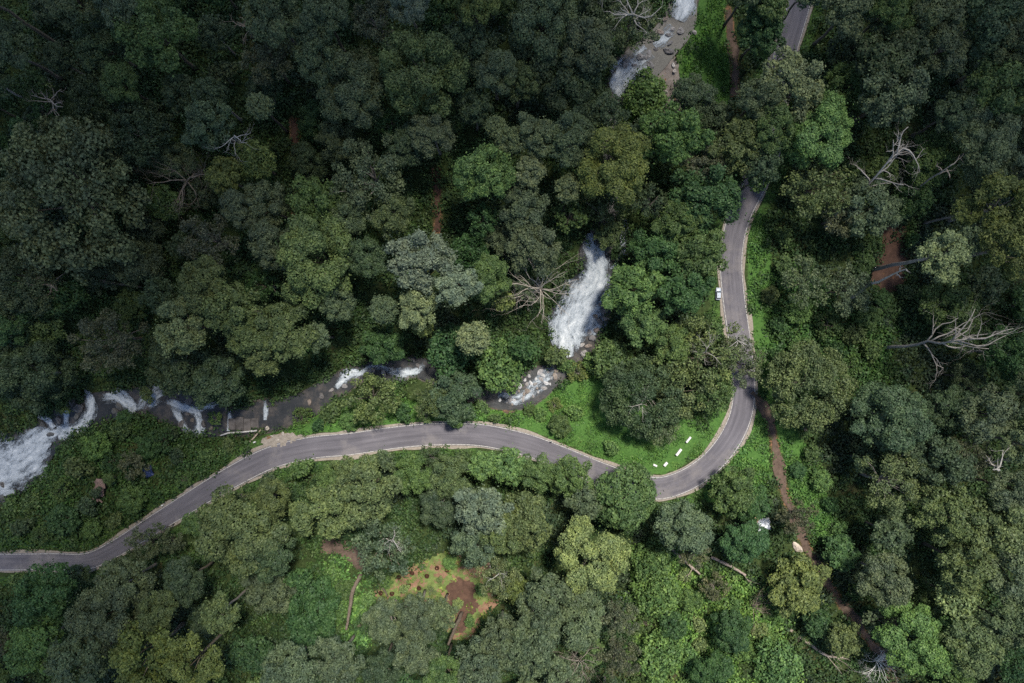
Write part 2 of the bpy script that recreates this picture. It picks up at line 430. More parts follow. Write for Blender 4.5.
# soil and rock sheets (pixel outlines)
CLEAR_PX = [(374, 592), (392, 574), (420, 562), (444, 552), (466, 548), (488, 560), (500, 580), (498, 605), (484, 616), (474, 640), (452, 640), (440, 618), (424, 604), (400, 606), (380, 606)]
REDS = {  # name, outline, material
    'clearing': (CLEAR_PX, M_CLEAR),
    'shade_painted_soil': ([(452, 580), (462, 578), (476, 584), (474, 598), (480, 606), (470, 618), (464, 632), (455, 634), (456, 616), (446, 608), (450, 594), (444, 588)], M_RED),  # darker soil on the clearing, partly tree shade painted into its colour
    'soil_bank': ([(320, 540), (340, 538), (364, 545), (368, 558), (362, 574), (354, 566), (342, 556), (322, 553)], M_TRACK),
    'red_soil_slope': ([(868, 266), (876, 254), (882, 244), (880, 230), (886, 222), (904, 224), (910, 236), (904, 246), (911, 258), (906, 272), (908, 284), (896, 290), (886, 296), (880, 286), (871, 284)], M_RED),
    'rock_slope': ([(664, 58), (674, 50), (680, 78), (684, 104), (676, 116), (664, 112), (662, 90), (656, 74)], M_SLAB),
    'soil_patch': ([(646, 116), (668, 110), (676, 116), (664, 128), (648, 130)], M_TRACK),
    'river_bank': ([(488, 400), (500, 402), (516, 412), (508, 414), (490, 408)], M_TRACK),
    'roadside_soil': ([(262, 438), (286, 432), (306, 436), (282, 446), (266, 448)], M_SHOULDER),
}
TRACKS = {
    'dirt_track': ([(752, 392), (764, 408), (772, 430), (778, 462), (784, 490), (794, 518), (806, 545), (818, 566), (832, 590), (848, 612), (864, 634), (884, 660), (900, 690)], 1.45, M_TRACK),
    'dirt_path': ([(728, 10), (731, 35), (734, 65), (735, 96)], 1.3, M_TRACK),
    'forest_path': ([(294, 120), (296, 150), (298, 190), (296, 225)], 1.0, M_RED),
    'forest_footpath': ([(436, 170), (437, 200), (438, 232)], 1.0, M_RED),
}
def px_terrain(px, py): p = P(px, py); return (p.x, p.y)
TRACKW = {k: catmull([px_terrain(*q) for q in v[0]], 1.2) for k, v in TRACKS.items()}
SOILW = {k: pxpoly(v[0]) for k, v in REDS.items()}

# ------------------------------------------------------------------ ground sheet out to the horizon
def axis(lo, hi, step):
    a = np.arange(lo, hi + .01, step); g = [step]; out_hi = []; out_lo = []
    s, x = step, hi
    while x < 6000: s *= 1.35; x += s; out_hi.append(x)
    s, x = step, lo
    while x > -6000: s *= 1.35; x -= s; out_lo.append(x)
    return np.array(out_lo[::-1] + list(a) + out_hi)
ax, ay = axis(-205, 205, 1.1), axis(-150, 150, 1.1)
GX, GY = np.meshgrid(ax, ay); gx, gy = GX.ravel(), GY.ravel()
gz = terrain_z(gx, gy)
ds, si, st = seg_info(gx, gy, STREAM); dr, _, _ = seg_info(gx, gy, ROAD)
gz = gz - np.where(dr < ROAD_HW + 1.2, .06, 0)
tint = np.zeros((len(gx), 3), np.float32)
tint[:, 0] = .9 * (1 - smooth01((ds - STREAM[si, 3]) / 1.3))
for poly, c, hf, lf in ZPOLY: tint[:, 1] = np.maximum(tint[:, 1], in_poly(gx, gy, poly) * (.8 if hf < .6 else .3))
for k, poly in SOILW.items(): tint[:, 2] = np.maximum(tint[:, 2], in_poly(gx, gy, poly) * .6)
for k, pl in TRACKW.items():
    dt, _, _ = seg_info(gx, gy, pl); tint[:, 2] = np.maximum(tint[:, 2], .55 * (1 - smooth01((dt - 1.0) / 2.0)))
tint[:, 1] = np.maximum(tint[:, 1], .5 * (1 - smooth01((dr - 7) / 2.5))); tint[:, 1] *= smooth01((dr - 3.9) / .5)
nx, ny = len(ax), len(ay)
idx = np.arange(nx * ny).reshape(ny, nx)
FQ = np.stack([idx[:-1, :-1].ravel(), idx[:-1, 1:].ravel(), idx[1:, 1:].ravel(), idx[1:, :-1].ravel()], 1)
g = link('ground', mesh_np('ground', np.stack([gx, gy, gz], 1), FQ, M_GROUND, True, tint)); tag(g, 'dark forest floor of the hillside', None, kind='structure')

# ------------------------------------------------------------------ ribbons: road, lines, shoulders, tracks, water
def tangents(pl):
    d = np.gradient(pl[:, :2], axis=0); d /= np.linalg.norm(d, axis=1)[:, None] + 1e-9
    return d, np.stack([-d[:, 1], d[:, 0]], 1)

def ribbon(name, pl, offs, zfun, mat, foam=None, wob=None):
    """sheet along a line; offs(i) gives the offsets across it; zfun(x, y, i) its height"""
    d, nrm = tangents(pl); V = []; NU = []; NM = []
    s = np.concatenate([[0], np.cumsum(np.linalg.norm(np.diff(pl[:, :2], axis=0), axis=1))])
    k = None
    for i in range(len(pl)):
        o = np.asarray(offs(i)); k = len(o); mx = max(abs(o[0]), abs(o[-1]), 1e-6); mid = (o[0] + o[-1]) / 2; half = abs(o[-1] - o[0]) / 2 + 1e-6
        for a in o:
            x, y = pl[i, 0] + nrm[i, 0] * a, pl[i, 1] + nrm[i, 1] * a
            V.append((x, y, 0)); NU.append(((a - mid) / half, 0 if foam is None else foam[i])); NM.append((a, s[i]))
    V = np.array(V); ii = np.repeat(np.arange(len(pl)), k); V[:, 2] = zfun(V[:, 0], V[:, 1], ii)
    id_ = np.arange(len(V)).reshape(len(pl), k)
    F = np.stack([id_[:-1, 1:].ravel(), id_[:-1, :-1].ravel(), id_[1:, :-1].ravel(), id_[1:, 1:].ravel()], 1)
    F = F[:, ::-1] if False else F
    me = mesh_np(name, V, F, mat, True)
    lv = F.ravel()
    for nm, arr in (('norm', NU), ('metric', NM)):
        u = me.uv_layers.new(name=nm); a = np.array(arr, np.float32)[lv]
        u.data.foreach_set('uv', a.ravel())
    return link(name, me)

rz = terrain_z(ROAD[:, 0], ROAD[:, 1])
def road_z(lift):
    return lambda x, y, i: rz[i] + lift
def wob(pl, seed, amp, L=6.0):
    r = np.random.default_rng(seed); n = len(pl); t = np.arange(n) / L
    out = np.zeros(n)
    for k in range(5): out += np.sin(t * (k + 1) * r.uniform(.6, 1.4) + r.uniform(0, 6)) * amp / (k + 1)
    return out
w1, w2 = wob(ROAD, 1, .55), wob(ROAD, 2, .55)
def grid_off(a, b, n): return np.linspace(a, b, n)
sh = ribbon('road_shoulder', ROAD, lambda i: grid_off(-ROAD_W[i] - .35 - abs(w1[i]) * .9, ROAD_W[i] + .35 + abs(w2[i]) * .9, 7), road_z(.03), M_SHOULDER); tag(sh, 'pale dusty gravel shoulder of the road', None, kind='structure')
rd = ribbon('road', ROAD, lambda i: grid_off(-ROAD_W[i] + .12 * w2[i], ROAD_W[i] - .12 * w1[i], 7), road_z(.06), M_ASPH); tag(rd, 'winding grey asphalt road', None, kind='structure')
for sgn in (-1, 1):
    e = ribbon('road_edge_line', ROAD, lambda i: grid_off(sgn * (ROAD_W[i] - .28) - .10, sgn * (ROAD_W[i] - .28) + .10, 2), road_z(.066), M_LINE)
    tag(e, 'worn pale edge line of the road', None, kind='structure')

for k, (pp, hw, m) in TRACKS.items():
    pl = TRACKW[k]; a, b = wob(pl, hash(len(k)) % 97, .36 * hw, 3), wob(pl, 31 + len(k), .36 * hw, 3)
    o = ribbon(k, pl, lambda i: grid_off(-hw + a[i], hw + b[i], 5), lambda x, y, i: terrain_z(x, y) + .1, m)
    tag(o, {'dirt_track': 'red earth track leading off from the road bend', 'dirt_path': 'earth path beside the grassy bank', 'forest_path': 'narrow red path in the dark forest', 'forest_footpath': 'short red footpath between dark crowns'}[k], None, kind='structure')

def sheet(name, poly, mat, lift=.08, step=.65, seed=3):
    xs = [p[0] for p in poly]; ys = [p[1] for p in poly]
    X, Y = np.meshgrid(np.arange(min(xs) - 1, max(xs) + 1, step), np.arange(min(ys) - 1, max(ys) + 1, step))
    r = np.random.default_rng(seed)
    keep = in_poly(X[:-1, :-1] + step / 2, Y[:-1, :-1] + step / 2, poly)
    jx, jy = X + r.uniform(-.28, .28, X.shape), Y + r.uniform(-.28, .28, X.shape)
    id_ = np.arange(X.size).reshape(X.shape)
    F = np.stack([id_[:-1, :-1][keep], id_[:-1, 1:][keep], id_[1:, 1:][keep], id_[1:, :-1][keep]], 1)
    V = np.stack([jx.ravel(), jy.ravel(), terrain_z(jx.ravel(), jy.ravel()) + lift + .05 * np.sin(jx.ravel() * 2)], 1)
    used = np.unique(F); mp = np.full(len(V), -1); mp[used] = np.arange(len(used))
    return link(name, mesh_np(name, V[used], mp[F], mat, True))
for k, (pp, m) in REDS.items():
    o = sheet(k, SOILW[k], m, .15 if k == 'shade_painted_soil' else .08)
    tag(o, {'clearing': 'red soil clearing with thin yellow-green grass', 'soil_bank': 'bare earth bank', 'shade_painted_soil': 'dark red bare soil in the clearing, tree shade painted in', 'red_soil_slope': 'bare red soil slope between crowns', 'rock_slope': 'bare grey rock slope beside the rapids', 'soil_patch': 'bare earth patch below the rock slope', 'river_bank': 'brown earth bank by the rocky bed', 'roadside_soil': 'bare soil between the weir and the road'}[k], None, kind='structure')

# water
def stream_z(lift):
    def f(x, y, i): return STREAM[i, 2] + lift + .10 * np.sin(x * 1.3) * np.cos(y * 1.1)
    return f
ws = wob(STREAM, 5, .4, 4)
wt = ribbon('stream', STREAM, lambda i: grid_off(-STREAM[i, 3] * 1.04 - ws[i] * .6, STREAM[i, 3] * 1.04 + ws[i] * .6, 11), stream_z(0.0), M_WATER)
tag(wt, 'dark rocky stream', None, kind='structure')

def zs_at(x, y):
    d, i, t = seg_info(np.array(x), np.array(y), STREAM); return STREAM[i, 2] * (1 - t) + STREAM[np.minimum(i + 1, len(STREAM) - 1), 2] * t
def fall(name, pts, label, lift=.22, n=9):
    """white water strand: pixel, half width in pixels, foam"""
    Wp = []
    for px, py, hw, fo in pts:
        z = 0.
        for _ in range(10):
            x, y = px2w(px, py, z); z = float(zs_at([x], [y])[0])
        Wp.append((x, y, hw * (CAM_Z - z) / F_PX, fo))
    pl = catmull(Wp, .8)
    wv = wob(pl, int(pts[0][0]) % 89, .12, 3)
    o = ribbon(name, pl[:, :2], lambda i: grid_off(-pl[i, 2] * (1 + wv[i]), pl[i, 2] * (1 - wv[i]), n),
               lambda x, y, i: zs_at(x, y) + lift + .16 * np.sin(x * 2.1 + y) * np.cos(y * 1.7), M_FOAM, foam=pl[:, 3])
    return tag(o, label, None, kind='structure')
fall('waterfall', [(587, 234, 5, .8), (590, 246, 8, 1.1), (594, 256, 11, 1.2), (598, 272, 15, 1.25), (594, 288, 18, 1.25), (583, 302, 27, 1.15), (574, 318, 27, 1.2), (568, 332, 22, 1.3), (568, 346, 14, 1.2), (570, 357, 7, 1)], 'tall white waterfall fanning out over the rock', n=15)
fall('waterfall_strand', [(624, 218, 4, .55), (624, 240, 6, .5), (620, 258, 6, .5), (612, 270, 5, .45)], 'thin strand of white water on dark rock')
fall('upper_rapids', [(690, -30, 12, 1), (684, -4, 13, 1.35), (682, 8, 12, 1.3), (677, 20, 9, .7)], 'white rapids at the top edge')
fall('rapids', [(674, 28, 7, .45), (662, 40, 7, 1), (654, 46, 5, .5)], 'short white riffle')
fall('fan_rapids', [(650, 52, 14, .25), (638, 63, 18, .7), (628, 73, 17, 1.05), (621, 84, 11, 1.35), (617, 96, 5, 1)], 'fan of white rapids', n=13)
fall('rocky_riffle', [(556, 372, 8, .3), (545, 378, 11, .55), (532, 388, 10, .6), (517, 398, 9, .5), (498, 397, 6, .4)], 'white riffle among boulders')
fall('stream_riffle', [(424, 364, 4, .4), (414, 372, 5, .95), (400, 374, 7, 1.1), (388, 369, 4, .55), (374, 366, 3, .7), (362, 372, 4, .95), (352, 374, 6, 1.2), (342, 379, 6, 1.0), (336, 388, 4, .55)], 'white riffles along the narrow stream')
fall('cascade', [(165, 401, 3, .3), (172, 403, 5, .8), (182, 406, 6, 1.1), (194, 411, 5, 1), (199, 420, 4.5, .8), (200, 430, 7, 1.1), (202, 436, 6, .4)], 'white cascade strand above the pool')
fall('cascade_strand', [(222, 403, 3, .2), (214, 405, 4, .8), (206, 407, 4.2, .9), (196, 410, 4.5, .8)], 'thin white cascade strand')
fall('cascade_branch', [(172, 407, 3.5, .4), (176, 412, 4.5, .9), (181, 420, 4.5, .95), (187, 429, 5, .85), (192, 433, 4, .2)], 'slanting white cascade strand')
fall('foaming_pool', [(168, 388, 8, .1), (160, 393, 11, .6), (152, 397, 12, .75), (142, 403, 8, .6), (134, 408, 5, .1)], 'foaming water behind the round bush')
fall('cascade_curl', [(100, 400, 5, .1), (108, 397, 7, .7), (116, 397, 8, 1.0), (125, 401, 8, 1.15), (132, 408, 6, 1.1), (126, 414, 4, .5), (116, 415, 3, .1)], 'curling white cascade')
fall('cascade_bow', [(84, 391, 4, .5), (91, 399, 6, 1.0), (92, 411, 6.5, 1.1), (84, 423, 7.5, 1.05), (72, 431, 8, 1.0), (58, 433, 9, 1.2)], 'bow-shaped white cascade')
fall('cascade_thread', [(65, 402, 3, .4), (66, 414, 3.6, 1.0), (67, 427, 4, .8)], 'thin thread of white water')
fall('cascade_spout', [(38, 416, 3, .7), (48, 420, 4, 1.0), (54, 428, 4.5, 1.1)], 'short white spout')
fall('broad_waterfall', [(62, 429, 3, .8), (48, 436, 10, 1.25), (37, 446, 20, 1.15), (24, 458, 28, 1.12), (6, 468, 29, 1.1), (-20, 480, 29, 1.1), (-45, 490, 29, 1.1)], 'broad white waterfall at the edge', n=15, lift=.3)
fall('weir_spill', [(265, 400, 2.4, .5), (265.5, 409, 3, 1.0), (266, 420, 3, .7)], 'thin white spill over the weir')
fall('weir_gush', [(230, 410, 2.4, .5), (230, 418, 3, 1.0), (229, 431, 2.6, .9)], 'thin white gush beside the weir')
# ------------------------------------------------------------------ leaves
def leaf_quads(C, N, size, r, asp=1.55):
    """diamond shaped leaf sprays at C facing N"""
    n = len(C)
    t = r.normal(size=(n, 3)); t -= N * (t * N).sum(1)[:, None]; t /= np.linalg.norm(t, axis=1)[:, None] + 1e-9
    b = np.cross(N, t); s = size[:, None]
    V = np.empty((n, 4, 3)); V[:, 0] = C - t * s * asp * .5; V[:, 1] = C + b * s * .5 - N * s * .08; V[:, 2] = C + t * s * asp * .5 - N * s * .12; V[:, 3] = C - b * s * .5 - N * s * .08
    return V.reshape(-1, 3), np.arange(4 * n).reshape(n, 4)

def unit(v): return v / (np.linalg.norm(v, axis=1)[:, None] + 1e-9)

def balls_to_leaves(B, leaf, cov, r, tilt=.55, low=-.35, jit=.12, flat=.9):
    """B: (n,4) balls; leaf sprays over the balls' outer skins, none deep inside another ball"""
    Cs, Ns, Ss = [], [], []
    for i, (x, y, z, rad) in enumerate(B):
        n = int(cov * 4 * math.pi * rad * rad * .7 / (leaf * leaf * .78)) + 3
        d = unit(r.normal(size=(n, 3))); d = d[d[:, 2] > low + r.normal(size=len(d)) * .2]
        p = np.array([x, y, z]) + d * rad * (1 + r.normal(size=(len(d), 1)) * jit - .04) * np.array([1, 1, flat])
        o = np.delete(B, i, 0)
        near = o[np.linalg.norm(o[:, :3] - [x, y, z], axis=1) < rad + o[:, 3]]
        keep = np.ones(len(p), bool)
        for q in near: keep &= np.linalg.norm(p - q[:3], axis=1) > q[3] * .72
        p, d = p[keep], d[keep]
        N = unit(d + r.normal(size=d.shape) * tilt + np.array([0, 0, .25]))
        Cs.append(p); Ns.append(N); Ss.append(leaf * r.uniform(.65, 1.35, len(p)))
    return np.concatenate(Cs), np.concatenate(Ns), np.concatenate(Ss)

def make_crown(kind, seed, leaf):
    r = np.random.default_rng(seed); lobes = []
    def scatter(n, rmin, rmax, shell, zs, sep, zlow=-.25, rr=1.0):
        L = []; tries = 0
        while len(L) < n and tries < 4000:
            tries += 1
            d = unit(r.normal(size=(1, 3)))[0]
            if d[2] < zlow: continue
            q = r.uniform(rmin, rmax); k = (1 - q) * r.uniform(*shell) * rr
            c = d * k * np.array([1, 1, zs]); 
            if all(np.linalg.norm(c - l[:3]) > sep * (q + l[3]) for l in L): L.append(np.array([*c, q]))
        return L
    ell = r.uniform(.64, .98); ang = r.uniform(0, math.pi)
    if kind == 'lumpy':
        lobes = scatter(19, .17, .37, (.62, 1.12), .8, .66)
        sub, subr, jit, cov, tilt = 9, (.36, .58), .09, 1.6, .45
    elif kind == 'clump':
        lobes = scatter(11, .22, .40, (.8, 1.15), .75, .72); sub, subr, jit, cov, tilt = 12, (.3, .5), .1, 1.55, .5
    elif kind == 'feather':
        lobes = scatter(60, .10, .20, (.80, 1.05), .55, .62); sub, subr, jit, cov, tilt = 5, (.35, .6), .22, 1.35, .8; ell = max(ell, .85)
    elif kind == 'dome':
        lobes = scatter(46, .16, .26, (.88, 1.0), .85, .4); sub, subr, jit, cov, tilt = 5, (.35, .5), .08, 1.7, .45; ell = .95
    elif kind == 'loose':
        lobes = scatter(34, .08, .20, (.45, 1.1), .6, .75); sub, subr, jit, cov, tilt = 5, (.35, .7), .28, .95, .9
    else:  # broad
        lobes = scatter(14, .22, .40, (.6, 1.0), .7, .5); sub, subr, jit, cov, tilt = 5, (.4, .6), .14, 1.35, .6
    B = []
    for l in lobes:
        B.append([*l[:3], l[3] * .80])
        for _ in range(sub):
            d = unit(r.normal(size=(1, 3)))[0]
            if d[2] < -.3: d[2] *= -1
            q = l[3] * r.uniform(*subr); B.append([*(l[:3] + d * (l[3] - q * .55)), q])
    B = np.array(B); L = np.array(lobes)
    ca, sa = math.cos(ang), math.sin(ang)
    def squash(A):
        x, y = A[:, 0] * ca + A[:, 1] * sa, -A[:, 0] * sa + A[:, 1] * ca
        y = y * ell; A = A.copy(); A[:, 0], A[:, 1] = x * ca - y * sa, x * sa + y * ca; return A
    B = squash(B); L = squash(L)
    C, N, S = balls_to_leaves(B, leaf, cov, r, tilt, jit=jit)
    # a few loose sprays poking out break the outline
    k = r.choice(len(C), max(4, len(C) // 11)); C[k] += (N[k] + r.normal(size=(len(k), 3)) * .6) * leaf * r.uniform(.6, 3.2, (len(k), 1))
    V, F = leaf_quads(C, N, S, r)
    return mesh_np('crown', V, F, M_LEAF), L

SIZES = {'S': 4.6, 'M': 8.5, 'L': 14.0}
PROTO = {}
def protos(kind, size):
    key = (kind, size)
    if key not in PROTO:
        n = {'lumpy': {'S': 2, 'M': 4, 'L': 2}, 'loose': {'S': 2, 'M': 2, 'L': 1}, 'clump': {'S': 1, 'M': 3, 'L': 1}}.get(kind, {}).get(size, 1)
        lf = {'S': .31, 'M': .36, 'L': .43}[size] / SIZES[size]
        if kind == 'feather': lf *= .92
        if kind == 'broad': lf *= 1.5
        base = {'lumpy': 100, 'loose': 200, 'clump': 300, 'feather': 400, 'dome': 500, 'broad': 600}[kind] + 'SML'.index(size) * 20
        PROTO[key] = [make_crown(kind, base + i, lf) for i in range(n)]
    return PROTO[key]

BARKS = [(.16, .14, .12), (.10, .085, .07), (.22, .20, .18), (.13, .11, .085)]
LEAF = {  # plants' own leaf colours
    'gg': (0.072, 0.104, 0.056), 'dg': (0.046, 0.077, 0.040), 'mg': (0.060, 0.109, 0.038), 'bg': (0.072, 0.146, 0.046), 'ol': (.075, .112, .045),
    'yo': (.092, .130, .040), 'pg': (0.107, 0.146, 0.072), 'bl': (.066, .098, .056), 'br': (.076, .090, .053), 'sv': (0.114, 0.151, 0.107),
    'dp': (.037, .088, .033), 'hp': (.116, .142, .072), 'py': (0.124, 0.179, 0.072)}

TREE_N = [0]
def tree(px, py, rp, h, kind, col, label, name='tree', cat='tree', group='forest trees'):
    TREE_N[0] += 1; rr = random.Random(TREE_N[0] * 31 + 5)
    zr = .72 if kind not in ('feather',) else .55
    h0 = h
    p = P(px, py, h0 * .72); Rm = 1.08 * rp * (CAM_Z - p.z - h0 * .72) / F_PX
    h = max(h0, Rm * 1.15)
    hc = h - Rm * zr                                    # crown centre above the ground
    root = empty(name, (p.x, p.y, p.z - .1), 0.0)
    tag(root, label, cat, group)
    size = 'S' if Rm < 6 else ('M' if Rm < 11 else 'L')
    lst = protos(kind, size); me, lobes = lst[rr.randrange(len(lst))]
    cr = link('crown', me, root, (0, 0, hc)); rz_ = rr.uniform(0, 6.283)
    sx, sy, sz = Rm * rr.uniform(.97, 1.12), Rm * rr.uniform(.97, 1.12), Rm * rr.uniform(.85, 1.1)
    cr.scale = (sx, sy, sz); cr.rotation_euler = (0, 0, rz_)
    v = rr.uniform(.86, 1.14); c = LEAF[col]
    cr.color = (c[0] * v * rr.uniform(.94, 1.06), c[1] * v, c[2] * v * rr.uniform(.92, 1.08), 1)
    # trunk with limbs up to the crown's boughs
    m = MB(); tr = max(.16, h * .013 + Rm * .014)
    fork = max(h * .35, hc - Rm * .55)
    w = [(rr.uniform(-.4, .4) * (k > 0), rr.uniform(-.4, .4) * (k > 0)) for k in range(6)]
    pts = [(w[k][0] * k / 3, w[k][1] * k / 3, fork * k / 5 - (.3 if k == 0 else 0)) for k in range(6)]
    m.tube(pts, [tr * (1.5 if k == 0 else 1.05 - .09 * k) for k in range(6)], 8)
    top = Vector(pts[-1]); ca, sa = math.cos(rz_), math.sin(rz_)
    ch = rr.sample(range(len(lobes)), min(len(lobes), 14 if kind == 'loose' else 9))
    for j in ch:
        l = lobes[j]; x, y, z = l[0] * sx, l[1] * sy, l[2] * sz
        e = Vector((x * ca - y * sa, x * sa + y * ca, hc + z + (l[3] * sz * .4 if kind == 'loose' else 0)))
        mid = top.lerp(e, .5) + Vector((rr.uniform(-.1, .1) * Rm, rr.uniform(-.1, .1) * Rm, -.05 * Rm)); s0 = top - Vector((0, 0, rr.uniform(0, .12) * fork))
        m.tube([s0, s0.lerp(mid, .6), mid, e], [tr * .55, tr * .42, tr * .3, tr * .1], 5)
    t = m.build('trunk', M_BARK, root, True)
    b = BARKS[rr.randrange(4)]; t.color = (*b, 1)
    return root

# ------------------------------------------------------------------ bare trees
def twig_mesh(m, start, direc, length, rad, depth, rr, gnarl=.48, kids=(2, 4), up=.05):
    pts = [start]; d = direc.normalized(); n = 5
    for k in range(n):
        d = (d + Vector((rr.gauss(0, gnarl), rr.gauss(0, gnarl), rr.gauss(0, gnarl * .6) + up)) * .5).normalized()
        pts.append(pts[-1] + d * length / n)
    rads = [rad * (1 - .72 * k / n) for k in range(n + 1)]
    m.tube(pts, rads, 5 if rad > .08 else 4)
    if depth > 0:
        for _ in range(rr.randint(*kids)):
            k = rr.randint(1, n); base = pts[k]
            dd = (d + Vector((rr.gauss(0, .75), rr.gauss(0, .75), rr.gauss(0, .35)))).normalized()
            twig_mesh(m, base, dd, length * rr.uniform(.42, .7), rads[k] * .72, depth - 1, rr, gnarl, kids, up)

def bare_tree(base_px, top_px, h, spread, n, colr, label, group=None, name='bare_tree', depth=2, seed=1, thick=1.0, upw=.25, start=.6, cat='dead tree', kids=(2, 4), bias=None):
    rr = random.Random(seed)
    a = P(*base_px); tx, ty = px2w(top_px[0], top_px[1], a.z + h); top = Vector((tx, ty, a.z + h))
    root = empty(name, (a.x, a.y, a.z - .15)); tag(root, label, cat, group)
    v = top - a; tr = (.012 * h + .16) * thick
    m = MB(); pts = []
    for k in range(8):
        q = Vector((rr.gauss(0, .012 * h), rr.gauss(0, .012 * h), 0)) if 0 < k < 7 else Vector()
        pts.append(v * (k / 7) + q)
    rads = [tr * (1.35 if k == 0 else 1.0 - .10 * k) for k in range(8)]
    m.tube(pts, rads, 9); t = m.build('trunk', M_BARK, root, True); t.color = (*colr, 1)
    sp = spread * (CAM_Z - a.z - h) / F_PX
    for i in range(n):
        f = start + (1 - start) * (i / max(1, n - 1)); k = f * 7; i0 = min(6, int(k)); p = pts[i0].lerp(pts[i0 + 1], k - i0)
        ang = i * 2.4 + rr.uniform(-.5, .5) if bias is None else bias + rr.uniform(-1.5, 1.5); d = Vector((math.cos(ang), math.sin(ang), upw + rr.uniform(-.15, .35)))
        mm = MB(); twig_mesh(mm, p, d, sp * rr.uniform(.62, .95), tr * .5, depth, rr, kids=kids)
        b = mm.build('branch', M_BARK, root, True); b.color = (*colr, 1)
    return root

# ------------------------------------------------------------------ undergrowth: nobody could count it
def undergrowth():
    r = np.random.default_rng(77)
    n = 30000
    X, Y = r.uniform(-188, 188, n), r.uniform(-132, 132, n)
    rad = r.uniform(.5, 1.0, n) ** 2.2 * 2.7
    col = np.tile(np.array([[.031, .066, .023]]), (n, 1)); hf = np.ones(n) * 1.15; lf = np.ones(n)
    # drifts of different low plants
    k1 = np.sin(X / 11 + 2 * np.sin(Y / 17)) * np.cos(Y / 13 + np.sin(X / 9))
    col = np.where((k1 > .35)[:, None], np.array([[.040, .080, .026]]), col); col = np.where((k1 < -.5)[:, None], np.array([[.033, .058, .030]]), col)
    for poly, c, h_, l_ in ZPOLY:
        m = in_poly(X + r.normal(size=n) * 1.5, Y + r.normal(size=n) * 1.5, poly); col[m] = c; hf[m] = h_; lf[m] = l_
        if h_ >= .8: rad[m] *= 1.25
    ds, i, t = seg_info(X, Y, STREAM); dr, _ri, _ = seg_info(X, Y, ROAD)
    vg = (dr < ROAD_HW + 5.5) & (lf == 1) & (hf > 1); col[vg] = (.036, .080, .025); hf[vg] = .7; lf[vg] = .85; rad[vg] *= .85
    keep = (ds - STREAM[i, 3] > rad * .2 - .5) & (dr > ROAD_W[_ri] + .65 + rad * .45)
    for k, poly in SOILW.items(): keep &= ~(in_poly(X, Y, poly) & (r.uniform(size=n) > (.42 if k in ('clearing', 'shade_painted_soil') else .10)))
    for k, pl in TRACKW.items():
        dt, _, _ = seg_info(X, Y, pl); keep &= dt > TRACKS[k][1] * .6 + rad * .5
    inc = in_poly(X, Y, SOILW['clearing']); rad[inc] *= .5; hf[inc] = .5; col[inc] = (.12, .18, .045)
    for q in KEEP_CLEAR: keep &= (X - q[0]) ** 2 + (Y - q[1]) ** 2 > (q[2] + rad * .6) ** 2
    X, Y, rad, col, hf, lf = X[keep], Y[keep], rad[keep], col[keep], hf[keep], lf[keep]
    Z = terrain_z(X, Y); n = len(X)
    col = col * r.uniform(.78, 1.25, (n, 1)) * r.uniform(.92, 1.08, (n, 3))
    cnt = np.clip((rad ** 2 * 15 / lf ** 1.6), 8, 90).astype(int)
    id_ = np.repeat(np.arange(n), cnt); m = len(id_)
    d = unit(r.normal(size=(m, 3))); d[:, 2] = np.abs(d[:, 2])
    R_ = rad[id_][:, None] * (1 + r.normal(size=(m, 1)) * .2)
    p = np.stack([X[id_], Y[id_], Z[id_] - .05], 1) + d * R_ * np.stack([np.ones(m), np.ones(m), hf[id_] * .85], 1)
    N = unit(d * np.array([.8, .8, 1]) + r.normal(size=(m, 3)) * .5 + np.array([0, 0, .3]))
    V, F = leaf_quads(p, N, .50 * lf[id_] * r.uniform(.6, 1.4, m), r)
    me = mesh_np('undergrowth', V, F, M_UNDER, False, np.repeat(col[id_], 4, 0).astype(np.float32))
    o = link('undergrowth', me); tag(o, 'low green undergrowth covering the forest floor', None, kind='stuff')
    print('undergrowth quads', len(F))
